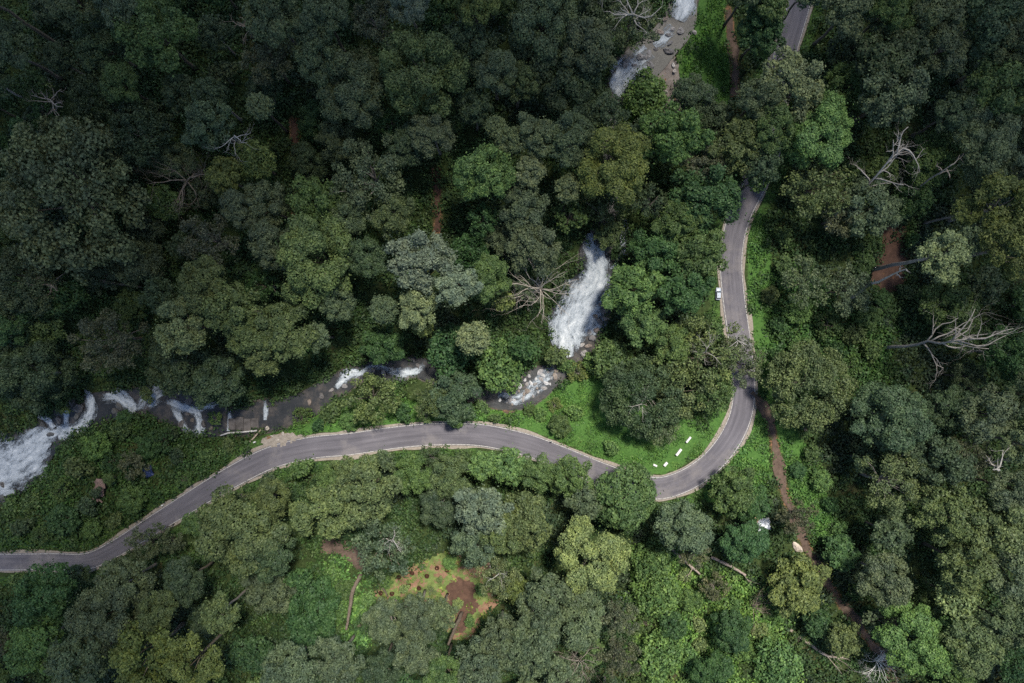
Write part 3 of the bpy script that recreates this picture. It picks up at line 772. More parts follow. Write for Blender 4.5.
# ------------------------------------------------------------------ trees: pixel of the crown, its radius, height, form, leaf colour, label
TREES = [
 (66,195,74,30,'feather','hp','huge pale grey-green tree with a broad fine-leaved crown by the side edge'),
 (160,38,36,30,'clump','mg','mid-green clumped tree with yellowish tips beyond the huge pale tree'),
 (127,87,20,26,'lumpy','mg','small mid-green lobe-crowned tree touching the huge pale tree'),
 (83,8,24,30,'lumpy','gg','grey-green tree cut by the top edge above the huge pale tree'),
 (126,8,24,30,'lumpy','bl','bluish tree cut by the top edge beside the mid-green clumped one'),
 (12,50,27,30,'lumpy','gg','dull grey-green tree cut by the side edge above the huge pale tree'),
 (106,45,30,22,'lumpy','dg','dark shaded tree under the mid-green clumped crown'),
 (-4,4,26,38,'loose','gg','tall corner tree with its long bare trunk showing'),
 (8,90,15,26,'lumpy','dg','small dark tree at the side edge just above the huge pale tree'),
 (98,100,26,20,'feather','dg','dark feathery tree tucked behind the huge pale tree'),
 (140,135,32,22,'feather','dg','dark blurred tree shaded between huge pale tree and silver-branched tree'),
 (213,127,26,28,'lumpy','bl','bluish grey tree with pale branches showing through'),
 (227,178,18,22,'lumpy','yo','small yellow-green tree below the bluish grey tree with pale branches'),
 (247,212,20,26,'lumpy','gg','small grey-green tree above the twin olive crowns'),
 (165,203,20,14,'broad','mg','low green tree beside the brown twiggy tree'),
 (217,100,17,26,'lumpy','dg','small dark tree above the bluish grey tree with pale branches'),
 (186,98,19,22,'lumpy','dg','small very dark tree between two paler crowns, below the mid-green clumped tree'),
 (276,18,31,32,'lumpy','gg','grey-green rounded tree at the top edge beside the dry forked tree'),
 (270,60,26,24,'loose','br','brownish half-bare tree below a grey-green one at the top'),
 (320,62,25,28,'lumpy','gg','narrow grey-green tree beside the forest path'),
 (328,22,26,30,'lumpy','gg','grey-green tree above the narrow one by the forest path'),
 (378,24,25,28,'loose','br','brownish sparse tree at the top between grey-green crowns'),
 (410,12,21,32,'lumpy','sv','silvery tree at the top edge above the big olive-green clumped tree'),
 (354,90,38,26,'lumpy','bl','large blue-green shaded tree touching the big olive-green clumped tree'),
 (423,72,42,33,'clump','ol','big olive-green clumped tree, brightest crown of the upper forest'),
 (434,137,21,26,'lumpy','gg','pale lower neighbour beneath the big olive-green clumped tree'),
 (476,9,24,32,'lumpy','yo','yellowish olive tree at the top edge'),
 (470,50,27,26,'lumpy','dg','dark grey-green tree right under the yellowish olive one'),
 (496,75,21,28,'lumpy','gg','mid-sized grey-green tree above a small round light tree'),
 (475,112,18,24,'lumpy','dg','dark small tree close to the small round light tree'),
 (496,132,11,24,'dome','pg','small round light green tree above the fresh green round tree'),
 (487,175,29,28,'lumpy','bg','fresh green rounded tree standing out of dark forest'),
 (511,146,13,26,'lumpy','pg','small pale tree squeezed beside the small round light one'),
 (372,178,43,28,'loose','gg','large loose grey-green tree with pale limbs showing'),
 (410,148,21,22,'lumpy','dg','dark tree between the large loose tree and the olive-green clumped tree'),
 (316,205,28,24,'lumpy','mg','dull green rounded tree at the lower end of the forest path'),
 (268,208,24,24,'lumpy','gg','grey-green tree at the near side of the forest path'),
 (258,162,20,22,'broad','yo','low yellow-green tree beside the forest path'),
 (266,112,13,26,'dome','pg','little pale tree alone beside the forest path'),
 (350,222,22,24,'lumpy','gg','small grey-green tree between dull green rounded and large loose trees'),
 (396,218,22,26,'lumpy','ol','olive tree below the large loose grey-green tree'),
 (545,22,40,30,'lumpy','gg','large dull grey-green tree at the top edge beside the upper stream forest'),
 (590,50,27,28,'lumpy','gg','grey-green tree overhanging the fan rapids'),
 (632,26,28,20,'loose','gg','sparse grey-green tree beside the white riffle, under pale bare branches'),
 (552,75,33,24,'lumpy','dg','dark tree below the large dull one at the top'),
 (518,86,20,26,'lumpy','ol','olive tree between dark crowns uphill of the pale lobed trees'),
 (580,98,28,22,'lumpy','dg','very dark tree at the near bank of the fan rapids'),
 (535,140,23,29,'lumpy','pg','pale green lobed tree next to the olive-yellow tree'),
 (570,142,26,29,'lumpy','gg','grey-green lobed tree touching the olive-yellow tree'),
 (531,174,15,26,'lumpy','pg','small pale tree below the pale green lobed tree'),
 (567,191,14,25,'lumpy','pg','small pale ball-like tree against the olive-yellow tree'),
 (612,167,38,31,'lumpy','yo','big olive-yellow tree above the main waterfall'),
 (602,208,28,14,'loose','ol','dull olive tree hanging over the head of the main waterfall'),
 (524,210,25,24,'lumpy','gg','grey-green tree uphill of the star-shaped bare tree'),
 (645,97,23,5,'broad','bg','bright low leafy thicket tree beside the fan rapids'),
 (636,142,22,20,'lumpy','dg','dark tree between fresh green and olive-yellow crowns'),
 (672,136,35,26,'lumpy','bg','fresh mid-green tree below the bare rock slope'),
 (692,98,20,18,'lumpy','bl','blue-grey rounded tree on the edge of the grassy bank'),
 (702,160,24,22,'loose','br','brown-grey twiggy tree below the blue-grey rounded tree'),
 (740,146,32,24,'lumpy','ol','olive-green tree above the road mouth in the forest'),
 (706,196,35,22,'lumpy','dp','dark deep-green tree beside the covered stretch of road'),
 (756,102,22,26,'lumpy','gg','grey-green tree beside the pale bright one by the upper road'),
 (760,34,24,22,'lumpy','dp','dark deep-green tree between dirt path and upper road'),
 (744,-4,17,26,'lumpy','dg','dark tree at the top edge past the dirt path'),
 (757,179,17,18,'broad','mg','small leafy tree leaning over the road mouth'),
 (677,222,25,20,'lumpy','mg','green tree facing the parked car across other crowns'),
 (766,12,16,26,'lumpy','mg','green tree between the top edge and the upper road'),
 (845,14,26,28,'lumpy','gg','dull grey-green tree at the top edge past the upper road'),
 (885,12,25,30,'lumpy','mg','mid-green tree second along the top edge past the upper road'),
 (925,20,30,30,'lumpy','gg','grey-green tree third along the top edge past the upper road'),
 (982,20,34,30,'lumpy','dg','dark green tree at the top edge close to the picture corner'),
 (790,88,34,28,'lumpy','pg','pale bright grey-green tree standing below the upper road'),
 (818,130,37,26,'lumpy','bg','fresh mid-green tree below the pale bright one by the upper road'),
 (818,186,34,24,'loose','ol','sparse olive-brown tree at the foot of the leaning dead tree'),
 (888,62,34,29,'lumpy','dg','dark grey-green tree uphill of the leaning dead tree'),
 (889,98,34,31,'clump','gg','grey-green tree with olive tips behind the leaning dead tree'),
 (937,52,26,28,'lumpy','gg','mid-sized grey-green tree between two dark crowns near the corner'),
 (948,117,21,26,'lumpy','dg','small dark tree past the crown of the leaning dead tree'),
 (982,146,37,28,'lumpy','bl','big dark bluish tree above the yellow-green tree'),
 (1000,88,34,31,'lumpy','mg','mid-green tree at the side edge above the big dark bluish tree'),
 (1008,52,25,32,'lumpy','gg','grey-green tree at the side edge near the top corner'),
 (998,207,32,32,'clump','yo','yellow-green clumped tree at the side edge'),
 (958,214,14,24,'dome','yo','small yellowish tree beside the yellow-green clumped tree'),
 (868,206,30,20,'lumpy','gg','grey-green tree behind the long leaning grey trunk'),
 (842,216,24,18,'loose','br','dull brown sparse tree at the base of the leaning dead tree'),
 (23,280,36,22,'feather','bl','dark bluish fine-leaved tree below the huge pale tree'),
 (110,338,36,25,'loose','br','dark brown-grey tree above the curling cascade'),
 (213,240,28,26,'loose','br','brownish grey twiggy tree uphill of the twin olive crowns'),
 (184,326,28,28,'clump','pg','pale olive lobed tree nearest the dark brown-grey one'),
 (208,285,26,29,'lumpy','ol','upper one of the twin olive crowns'),
 (235,310,30,29,'lumpy','ol','lower one of the twin olive crowns'),
 (163,295,18,22,'lumpy','dg','small dark tree beside the twin olive crowns'),
 (176,364,31,20,'lumpy','dg','dark dull tree directly above the cascade strands'),
 (215,380,29,18,'lumpy','dg','dark tree overhanging the weir'),
 (45,326,20,12,'broad','mg','low yellowish-green tree below the dark bluish fine-leaved tree'),
 (30,374,38,22,'lumpy','dg','dark olive tree above the broad waterfall'),
 (6,322,24,20,'lumpy','dp','deep green tree at the side edge above the broad waterfall'),
 (252,337,22,26,'lumpy','ol','small olive tree below the twin olive crowns'),
 (318,258,42,31,'lumpy','ol','big olive tree, widest crown in the middle of the forest'),
 (278,248,24,27,'lumpy','gg','grey-green tree touching the widest olive crown'),
 (286,330,30,28,'lumpy','ol','olive tree below the widest olive crown'),
 (266,352,22,24,'lumpy','ol','dull olive tree edging the dark gap above the weir'),
 (320,337,13,22,'lumpy','gg','little grey-green tree standing alone in a dark gap below the widest olive crown'),
 (366,258,22,24,'lumpy','dg','dark tree between widest olive crown and silver-green tree'),
 (338,302,20,24,'lumpy','gg','grey-green tree at the lower side of the widest olive crown'),
 (423,260,31,32,'lumpy','sv','silver-green tree in the middle of the forest'),
 (459,288,22,31,'lumpy','sv','smaller silver-green tree beside the star-shaped bare tree'),
 (419,308,22,28,'lumpy','pg','pale tree below the silver-green tree'),
 (424,327,11,20,'dome','yo','little yellow-green tree at the foot of the silver-green tree'),
 (386,310,14,24,'dome','gg','little round grey-green tree in the dark hollow below the forest'),
 (474,338,16,22,'dome','pg','little round pale tree above the rocky bed thickets'),
 (487,278,23,24,'lumpy','mg','green tree between silver-green and star-shaped bare trees'),
 (503,300,15,16,'broad','yo','low yellowish tree under the star-shaped bare tree'),
 (500,366,27,12,'broad','bg','fresh green broad-leaved tree above the rocky bed'),
 (453,395,28,16,'lumpy','dg','dark grey-green tree between narrow stream and road'),
 (428,398,19,14,'loose','ol','olive-brown tree below the narrow stream'),
 (372,398,28,15,'loose','ol','brownish green bushy tree between white riffles and road'),
 (383,346,21,18,'lumpy','dp','deep green tree above the white riffles of the narrow stream'),
 (450,350,25,14,'broad','dp','dark broad-leaved tree at the upper end of the narrow stream'),
 (535,248,28,24,'lumpy','gg','dark grey-green tree beyond the star-shaped bare tree'),
 (606,236,12,9,'lumpy','ol','small olive tree between the two falls'),
 (632,288,30,20,'lumpy','bg','fresh green rounded tree beside the main waterfall'),
 (641,319,26,15,'lumpy','mg','green flat-topped tree below the fresh rounded one by the waterfall'),
 (657,250,27,17,'lumpy','dp','deep green tree beside the upper second fall'),
 (684,290,26,20,'lumpy','dp','deep green tree beside the parked car'),
 (700,256,30,20,'lumpy','mg','green tree on the road edge above the parked car'),
 (703,360,47,17,'loose','ol','broad sparse olive tree beside the road bend'),
 (644,396,38,15,'feather','dg','broad dark fine-leaved tree on the lawn inside the bend'),
 (740,360,27,13,'loose','gg','thin see-through tree leaning over the road'),
 (716,331,12,8,'broad','mg','small green tree on the shoulder below the parked car'),
 (556,356,13,8,'broad','ol','small olive tree at the foot of the main waterfall'),
 (523,348,17,14,'broad','dp','dark leafy tree facing the foot of the main waterfall'),
 (928,258,25,40,'lumpy','pg','pale grey-green tree on a long slanting trunk by the red slope'),
 (998,250,29,38,'clump','yo','yellow-olive tree at the side edge above the big bare tree'),
 (958,244,14,30,'lumpy','gg','small grey-green tree between slanting-trunk tree and yellow-olive tree'),
 (808,282,25,18,'loose','gg','grey twiggy tree on the green slope beside the road'),
 (846,290,23,18,'loose','bl','silver-grey twiggy tree near the red slope'),
 (812,386,40,18,'feather','ol','wide dull olive tree at the start of the dirt track'),
 (893,416,38,26,'lumpy','dg','big dark grey-green tree below the big bare tree'),
 (982,412,27,28,'lumpy','gg','grey-green tree below the branches of the big bare tree'),
 (1016,394,22,30,'lumpy','gg','grey-green tree cut by the side edge below the big bare tree'),
 (1012,440,21,30,'lumpy','pg','pale tree cut by the side edge below the big bare tree'),
 (944,408,25,22,'lumpy','dg','dull dark tree right under the big bare tree'),
 (1003,352,26,24,'lumpy','dp','dark tree behind the twigs of the big bare tree'),
 (243,535,46,27,'lumpy','ol','large dark olive tree beside the long curve of the road'),
 (46,595,33,24,'lumpy','dp','deep green tree below the road at the side edge'),
 (40,642,28,26,'lumpy','bg','yellowish-green tree under the deep green one at the side edge'),
 (127,582,28,24,'lumpy','gg','grey-green tree below the road near the side edge'),
 (107,612,36,26,'lumpy','bl','bluish tree behind the yellow-olive pair at the bottom'),
 (147,655,36,31,'clump','yo','big yellow-olive tree at the bottom edge'),
 (200,655,27,31,'clump','yo','smaller yellow-olive tree at the bottom edge'),
 (165,606,20,27,'lumpy','ol','olive tree above the yellow-olive pair'),
 (227,608,18,27,'lumpy','ol','small olive tree beside a long bare trunk below the large dark olive one'),
 (143,546,20,14,'loose','gg','thin grey-green tree overhanging the road bend near the side edge'),
 (161,531,10,11,'loose','gg','small wispy tree overhanging the road edge'),
 (80,666,33,28,'lumpy','bl','dark bluish tree at the bottom edge'),
 (4,642,19,24,'loose','br','brown dry tree at the side edge below the road'),
 (132,466,14,9,'loose','br','brownish grey tree between rusty hut and blue tarpaulin'),
 (188,580,22,24,'lumpy','dg','dull dark tree between road and yellow-olive pair'),
 (250,655,22,12,'broad','dp','low deep green tree in the hollow at the bottom'),
 (322,512,31,22,'clump','ol','olive tree, first of the pair just below the road'),
 (368,490,33,23,'clump','ol','olive tree, second of the pair just below the road'),
 (382,548,32,24,'loose','bl','blue-grey loose tree with pale branches above the clearing'),
 (483,508,28,25,'lumpy','sv','silvery blue tree above the clearing'),
 (274,497,20,20,'lumpy','ol','dark olive tree on the road edge beside the large dark olive one'),
 (270,552,27,24,'lumpy','dg','dark tree below the large dark olive one'),
 (413,474,20,14,'lumpy','mg','green tree on the road edge past the olive pair'),
 (449,475,22,15,'lumpy','ol','dark olive tree on the road edge above the silvery blue tree'),
 (484,465,15,13,'lumpy','bg','bright green rounded tree on the road edge'),
 (510,468,18,14,'lumpy','bg','bright green tree between two rounded ones on the road edge'),
 (476,544,24,20,'lumpy','bl','bluish grey tree between silvery blue tree and clearing'),
 (502,530,23,22,'lumpy','ol','dull olive tree beside the silvery blue one'),
 (497,578,22,20,'loose','pg','pale olive tree with white twigs at the edge of the clearing'),
 (310,614,31,12,'lumpy','dp','low deep green tree below the red soil bank'),
 (294,664,28,26,'lumpy','gg','pale dull tree at the bottom edge below the low deep green one'),
 (340,662,27,26,'lumpy','gg','grey-green tree at the bottom edge by the curved log'),
 (382,668,20,24,'lumpy','dg','dark small tree at the bottom edge between grey-green crowns'),
 (388,618,22,22,'lumpy','gg','grey-green tree directly below the clearing'),
 (418,611,21,23,'lumpy','bl','bluish tree at the lower rim of the clearing'),
 (416,645,24,24,'lumpy','gg','grey-green rounded tree second row below the clearing'),
 (443,612,15,20,'lumpy','gg','small grey-green tree pressing into the red clearing'),
 (446,670,20,24,'lumpy','mg','mid-green tree at the bottom edge below the dark straight log'),
 (480,662,27,25,'lumpy','bl','bluish tree at the bottom edge below the red clearing'),
 (502,634,24,24,'lumpy','gg','grey-green tree at the outer rim of the red clearing'),
 (625,498,33,17,'dome','mg','round smooth dome-shaped green tree beside the road bend'),
 (592,556,37,25,'clump','py','pale yellow-green tree, lightest crown below the road'),
 (524,524,30,22,'lumpy','ol','dull olive tree between silvery blue and pale yellow-green trees'),
 (569,476,24,15,'lumpy','mg','green tree on the road edge next to the smooth dome'),
 (534,472,20,15,'lumpy','mg','mid-green rounded tree on the road edge above the dull olive one'),
 (585,500,17,15,'lumpy','bl','bluish small tree tucked against the smooth dome'),
 (682,526,28,22,'lumpy','gg','grey-green tree below the sharp bend on the road'),
 (693,553,15,16,'loose','br','brownish sparse tree below the sharp bend'),
 (735,492,27,14,'lumpy','mg','green tree inside the corner of bend and dirt track'),
 (753,504,19,12,'lumpy','dp','deep green tree next to the dirt track above the white heap'),
 (652,562,23,8,'broad','bg','bright leafy tree below the smooth dome'),
 (656,592,24,7,'broad','bg','bright leafy tree in the green patch, second below the dome'),
 (744,542,23,15,'lumpy','dp','deep green tree beside the white plastic heap'),
 (715,588,16,8,'loose','br','dull twiggy tree in the bright green patch'),
 (732,632,21,12,'lumpy','dp','dark rounded tree alone in the bright green patch'),
 (545,600,29,25,'lumpy','bl','bluish tree with white branches below the lightest crown'),
 (580,616,27,23,'lumpy','gg','grey-green tree under the lightest crown'),
 (618,618,21,20,'loose','br','brown-grey twiggy tree edging the bright green patch'),
 (528,645,31,26,'lumpy','bl','large bluish tree at the bottom edge below the lightest crown'),
 (618,656,20,20,'loose','br','loose brown tree at the bottom by the bright green patch'),
 (660,655,26,7,'broad','bg','low bright leafy tree at the bottom of the green patch'),
 (712,672,19,12,'lumpy','dp','dark tree at the bottom of the bright green patch'),
 (673,628,14,8,'lumpy','dp','small dark rounded tree in the bright green patch'),
 (515,586,14,18,'lumpy','yo','little yellow-olive tree at the corner of the clearing'),
 (800,588,31,16,'lumpy','yo','broad olive-yellow tree beside the dirt track'),
 (797,515,20,14,'loose','br','brown-grey loose tree overhanging the dirt track'),
 (893,486,37,26,'loose','ol','dull olive loose tree beyond the green verge of the dirt track'),
 (945,514,31,28,'lumpy','ol','first dull olive crown of the shaded grove'),
 (992,522,32,29,'lumpy','ol','dull olive crown of the shaded grove next to the side edge'),
 (962,562,29,27,'lumpy','ol','lowest dull olive crown of the shaded grove'),
 (1008,566,28,29,'lumpy','gg','grey olive tree at the side edge below the shaded grove'),
 (888,533,18,20,'lumpy','dg','small dark tree between green verge and shaded grove'),
 (885,578,27,22,'lumpy','gg','grey-green tree past the lower dirt track'),
 (916,642,39,24,'lumpy','bg','big fresh green tree next to the white bare bush'),
 (970,645,30,27,'lumpy','ol','olive tree at the bottom edge by the big fresh green tree'),
 (954,598,23,22,'broad','py','yellowish leafy tree above the big fresh green tree'),
 (1005,488,25,30,'lumpy','gg','grey-green tree at the side edge above the shaded grove'),
 (1000,618,27,29,'lumpy','gg','grey-green tree at the side edge close to the bottom corner'),
 (1016,668,20,14,'broad','dp','low deep green tree in the bottom corner'),
 (878,622,17,14,'loose','gg','pale grey sparse tree above the white bare bush'),
 (842,552,17,9,'lumpy','dp','dark low tree on the verge of the dirt track'),
 (818,622,15,9,'lumpy','dp','deep green tree behind the forked fallen trunk'),
 (845,640,18,13,'lumpy','ol','small olive tree between forked fallen trunk and dirt track'),
 (778,664,24,7,'broad','bg','bright low leafy tree below the forked fallen trunk'),
 (935,460,30,24,'lumpy','dg','dark tree above the shaded grove'),
 (965,455,24,24,'loose','br','dull brownish tree with pale twigs above the shaded grove'),
 (682,392,34,15,'loose','ol','olive thin tree between broad dark tree and road, inside the bend'),
 (716,392,24,13,'loose','mg','mid-green thin tree overhanging the inner road edge of the bend'),
 (662,428,21,9,'loose','gg','small thin tree right behind the white blocks on the lawn'),
 (612,362,22,6,'broad','mg','low leafy tree below the main waterfall boulders'),
 (672,345,22,13,'lumpy','mg','green tree between the flat-topped one and the broad sparse olive one'),
 (800,0,15,26,'lumpy','gg','grey-green tree hanging over the upper road at the top edge'),
 (770,132,24,26,'lumpy','mg','green tree closing over the road above the olive-green one'),
 (760,168,17,22,'lumpy','dg','dark tree closing over the road just above the road mouth'),
 (606,118,18,22,'lumpy','dg','dark tree over the hidden stream below the fan rapids'),
]

BUSHES = [  # (pixel x, y, radius, height), leaf colours, label, group
 ([(30,505,14,4),(60,520,16,5),(86,506,12,4),(40,537,10,3),(75,468,15,5),(95,446,14,5),(120,431,12,4),(160,441,14,5),(176,457,11,3),(130,500,13,4),(114,521,10,3),(183,480,9,3),(206,456,10,3),(147,446,12,4),(20,528,12,4),(60,490,12,4),(228,446,9,3),(90,530,9,3),(10,510,12,4),(110,462,10,3),(96,493,7,3.5),(109,479,6,3.5),(146,394,9,4),(214,418,8,3),(62,408,8,4),(124,418,8,3),(172,434,8,3)],
  ['mg','dp','dg','mg','ol','bg'], 'leafy green bush on the bank between broad waterfall and road', 'bushes between broad waterfall and road'),
 ([(330,414,14,5),(350,421,10,3),(402,412,12,4),(302,417,11,4),(482,409,10,3),(456,419,9,3),(318,425,8,2.5),(425,415,9,3),(495,418,7,2)],
  ['mg','bg','dp','mg'], 'leafy green bush on the verge between narrow stream and road', 'bushes between narrow stream and road'),
 ([(640,560,11,3),(690,600,12,4),(700,625,10,3),(645,625,13,4),(690,655,12,4),(745,650,13,4),(760,630,11,3),(748,672,10,3),(636,600,10,3),(770,640,10,3),(685,575,9,3),(640,675,11,4),(735,605,9,3),(775,612,11,3),(700,645,9,3),(800,640,10,3)],
  ['bg','bg','py','mg'], 'bright green bush in the sunny leafy patch at the bottom', 'bushes of the sunny leafy patch'),
 ([(332,575,11,3),(345,590,10,3),(340,612,12,4),(360,625,11,3),(368,600,9,3),(330,630,10,3),(395,603,9,3)],
  ['bg','mg','bg','dp'], 'bright green bush beside the curved leaning trunk', 'bushes beside the curved leaning trunk'),
 ([(785,265,12,4),(800,310,14,5),(780,325,11,4),(830,325,15,5),(855,335,14,5),(870,318,12,4),(800,345,13,4),(835,352,14,5),(872,350,13,4),(770,295,9,3),(784,236,11,4),(850,365,12,4),(775,355,10,3),(866,264,9,3),(908,292,10,3),(876,240,9,4),(913,238,9,4),(884,299,9,3)],
  ['mg','bg','dp','mg','ol'], 'leafy green bush on the slope between road and big bare tree', 'bushes on the slope past the road'),
 ([(812,452,11,3),(822,480,12,4),(832,505,11,4),(806,430,10,3),(840,528,10,3),(798,470,8,2.5),(845,560,10,3),(856,592,10,3),(868,612,9,3)],
  ['mg','bg','dp'], 'leafy green bush on the green verge along the dirt track', 'bushes along the dirt track'),
 ([(540,415,9,2.5),(560,425,11,3),(575,412,10,3),(555,405,8,2),(612,448,9,2.5),(530,412,7,2),(568,366,10,3),(578,372,11,3),(590,362,10,3)],
  ['bg','mg','bg','yo'], 'fresh green bush on the lawn between the rocky bed and the road', 'bushes on the lawn'),
]
 # small trees lining the road
BUSHES.append(([(404,589,6,1.5),(450,563,7,2),(481,590,8,2.5),(431,591,5,1.5),(466,563,6,2),(386,583,6,1.5),(440,580,4,1.2),(422,567,4,1.2),(470,622,7,2),(458,604,5,1.5)],
  ['py','bg','bg'], 'light green shrub growing on the red soil clearing', 'shrubs on the clearing'))
BUSHES.append(([(300,469,14,9),(345,468,12,9),(386,460,13,10),(431,456,12,9),(466,456,10,8),(196,524,13,9),(222,508,12,9),(172,543,12,9),(268,483,12,9),(330,478,13,10),(410,462,10,8),(240,498,10,8),(120,565,12,8),(78,577,12,8),(20,582,13,8),(500,456,10,8)],
  ['mg','ol','gg','dg','mg'], 'small bushy green tree lining the lower edge of the road', 'small trees along the lower road edge'))
# ------------------------------------------------------------------ shaded understory trees that fill the gaps between the tall crowns
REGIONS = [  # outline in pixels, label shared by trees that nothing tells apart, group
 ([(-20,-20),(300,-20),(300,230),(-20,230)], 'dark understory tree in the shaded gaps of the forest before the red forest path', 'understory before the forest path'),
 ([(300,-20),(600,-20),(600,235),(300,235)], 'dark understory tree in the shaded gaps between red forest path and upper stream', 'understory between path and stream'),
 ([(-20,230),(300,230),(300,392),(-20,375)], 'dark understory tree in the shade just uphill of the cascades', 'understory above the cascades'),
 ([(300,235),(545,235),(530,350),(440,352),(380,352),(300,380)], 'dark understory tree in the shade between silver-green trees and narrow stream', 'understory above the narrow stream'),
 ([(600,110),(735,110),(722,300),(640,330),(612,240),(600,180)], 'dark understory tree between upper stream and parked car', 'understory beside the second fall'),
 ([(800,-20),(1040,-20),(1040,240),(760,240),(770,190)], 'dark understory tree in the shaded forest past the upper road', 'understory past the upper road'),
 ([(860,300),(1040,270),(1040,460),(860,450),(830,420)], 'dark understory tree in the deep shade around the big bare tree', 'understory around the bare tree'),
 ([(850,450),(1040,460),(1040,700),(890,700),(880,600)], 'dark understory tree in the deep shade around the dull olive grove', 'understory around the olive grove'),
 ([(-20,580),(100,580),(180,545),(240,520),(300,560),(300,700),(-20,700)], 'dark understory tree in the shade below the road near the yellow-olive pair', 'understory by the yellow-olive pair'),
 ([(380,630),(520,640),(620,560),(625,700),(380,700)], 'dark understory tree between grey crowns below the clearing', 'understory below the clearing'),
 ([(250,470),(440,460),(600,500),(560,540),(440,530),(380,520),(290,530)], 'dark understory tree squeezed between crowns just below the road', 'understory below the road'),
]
# ------------------------------------------------------------------ places kept free of low plants
KEEP_CLEAR = []
def clear(px, py, r): q = P(px, py); KEEP_CLEAR.append((q.x, q.y, r)); return q
BLOCKS = [(688, 439.5, .62, 2.2, .95, 52, 'white painted concrete block furthest up the lawn inside the bend'),
          (678.3, 452, .75, 2.5, .95, 52, 'largest white painted concrete block on the lawn'),
          (665.3, 464, .8, 1.5, .8, 50, 'small white painted concrete block nearest the road bend'),
          (655, 465.3, .6, 1.3, .5, -25, 'small tilted white concrete block at the end of the row')]
for b in BLOCKS: clear(b[0], b[1], 1.9)
clear(717.6, 293.5, 3.0); clear(103, 486, 2.6); clear(148, 472.5, 2.0); clear(763, 523, 3.0); clear(797, 547, 2.0)
clear(255, 442, .6); clear(165, 505, .6)

undergrowth()
for args in TREES: tree(*args)
for spots, cols, lab, grp in BUSHES:
    for k, (px, py, rp, h) in enumerate(spots): tree(px, py, rp, h * (1.6 if 'broad waterfall' in grp else 1), ('broad', 'lumpy', 'broad', 'loose')[k % 4], cols[k % len(cols)], lab, 'bush', 'bush', grp)
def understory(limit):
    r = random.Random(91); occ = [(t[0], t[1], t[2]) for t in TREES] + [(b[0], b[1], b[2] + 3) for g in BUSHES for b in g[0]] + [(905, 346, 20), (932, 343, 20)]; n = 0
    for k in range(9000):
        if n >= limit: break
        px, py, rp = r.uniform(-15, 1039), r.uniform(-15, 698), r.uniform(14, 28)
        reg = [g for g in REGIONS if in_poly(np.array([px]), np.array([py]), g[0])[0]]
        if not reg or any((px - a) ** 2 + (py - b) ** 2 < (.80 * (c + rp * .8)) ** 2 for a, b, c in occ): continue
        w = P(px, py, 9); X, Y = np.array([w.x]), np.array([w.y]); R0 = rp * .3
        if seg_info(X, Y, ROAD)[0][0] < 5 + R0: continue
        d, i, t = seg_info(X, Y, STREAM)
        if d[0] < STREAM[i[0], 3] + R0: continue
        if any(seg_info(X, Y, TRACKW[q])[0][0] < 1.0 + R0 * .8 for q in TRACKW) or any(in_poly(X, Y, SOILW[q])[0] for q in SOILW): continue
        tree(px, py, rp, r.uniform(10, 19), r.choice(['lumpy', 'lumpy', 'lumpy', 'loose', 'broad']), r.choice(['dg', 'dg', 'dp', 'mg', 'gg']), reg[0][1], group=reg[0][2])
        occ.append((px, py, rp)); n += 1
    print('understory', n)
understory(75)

# ------------------------------------------------------------------ unseen clouds added to shade the outer hillside, open over the sunny ellipses
def shading_clouds():
    r = np.random.default_rng(5); q = NT('shading_cloud_veil'); d = q.n("ShaderNodeBsdfDiffuse"); d.inputs[0].default_value = (.9, .9, .9, 1)
    t = q.n("ShaderNodeBsdfTransparent"); t.inputs[0].default_value = (.81, .795, .765, 1); mx = q.n("ShaderNodeMixShader"); mx.inputs[0].default_value = CLOUD_DENSITY
    q.l(t.outputs[0], mx.inputs[1]); q.l(d.outputs[0], mx.inputs[2]); q.end(mx.outputs[0])
    V, F = [], []; nu, nv = 12, 7; o = 0
    for gx_ in np.arange(-260, 261, 21.0):
        for gy_ in np.arange(-210, 211, 21.0):
            x, y = gx_ + r.uniform(-9, 9), gy_ + r.uniform(-9, 9)
            dd = min(math.hypot((x - q_[0]) / q_[2], (y - q_[1]) / q_[3]) + q_[4] for q_ in SUNNY)
            if r.uniform() > smooth01((dd - .75) / .95): continue
            a = r.uniform(430, 520); k = a / SUN_DIR.z; cx, cy = x + SUN_DIR.x * k, y + SUN_DIR.y * k; R0 = r.uniform(15, 24)
            ph = r.uniform(0, 6, 3)
            for j in range(nv + 1):
                th = math.pi * j / nv
                for i in range(nu):
                    b = 2 * math.pi * i / nu; w = 1 + .15 * math.sin(3 * b + ph[0]) + .12 * math.sin(2 * th + 2 * b + ph[1])
                    V.append((cx + R0 * w * math.sin(th) * math.cos(b), cy + R0 * w * math.sin(th) * math.sin(b), a + R0 * .45 * w * math.cos(th)))
            for j in range(nv):
                for i in range(nu): F.append((o + j * nu + i, o + (j + 1) * nu + i, o + (j + 1) * nu + (i + 1) % nu, o + j * nu + (i + 1) % nu))
            o += nu * (nv + 1)
    tag(link('shading_clouds', mesh_np('shading_clouds', V, F, q.m, True)), 'unseen clouds shaped to shade the outer hillside', None, kind='structure')
SUNNY = [(24.0, -66.0, 108.0, 90.0, 0), (50.0, 88.0, 48.0, 42.0, .72), (-158.0, -38.0, 45.0, 40.0, .62)]; CLOUD_DENSITY = .27
shading_clouds()

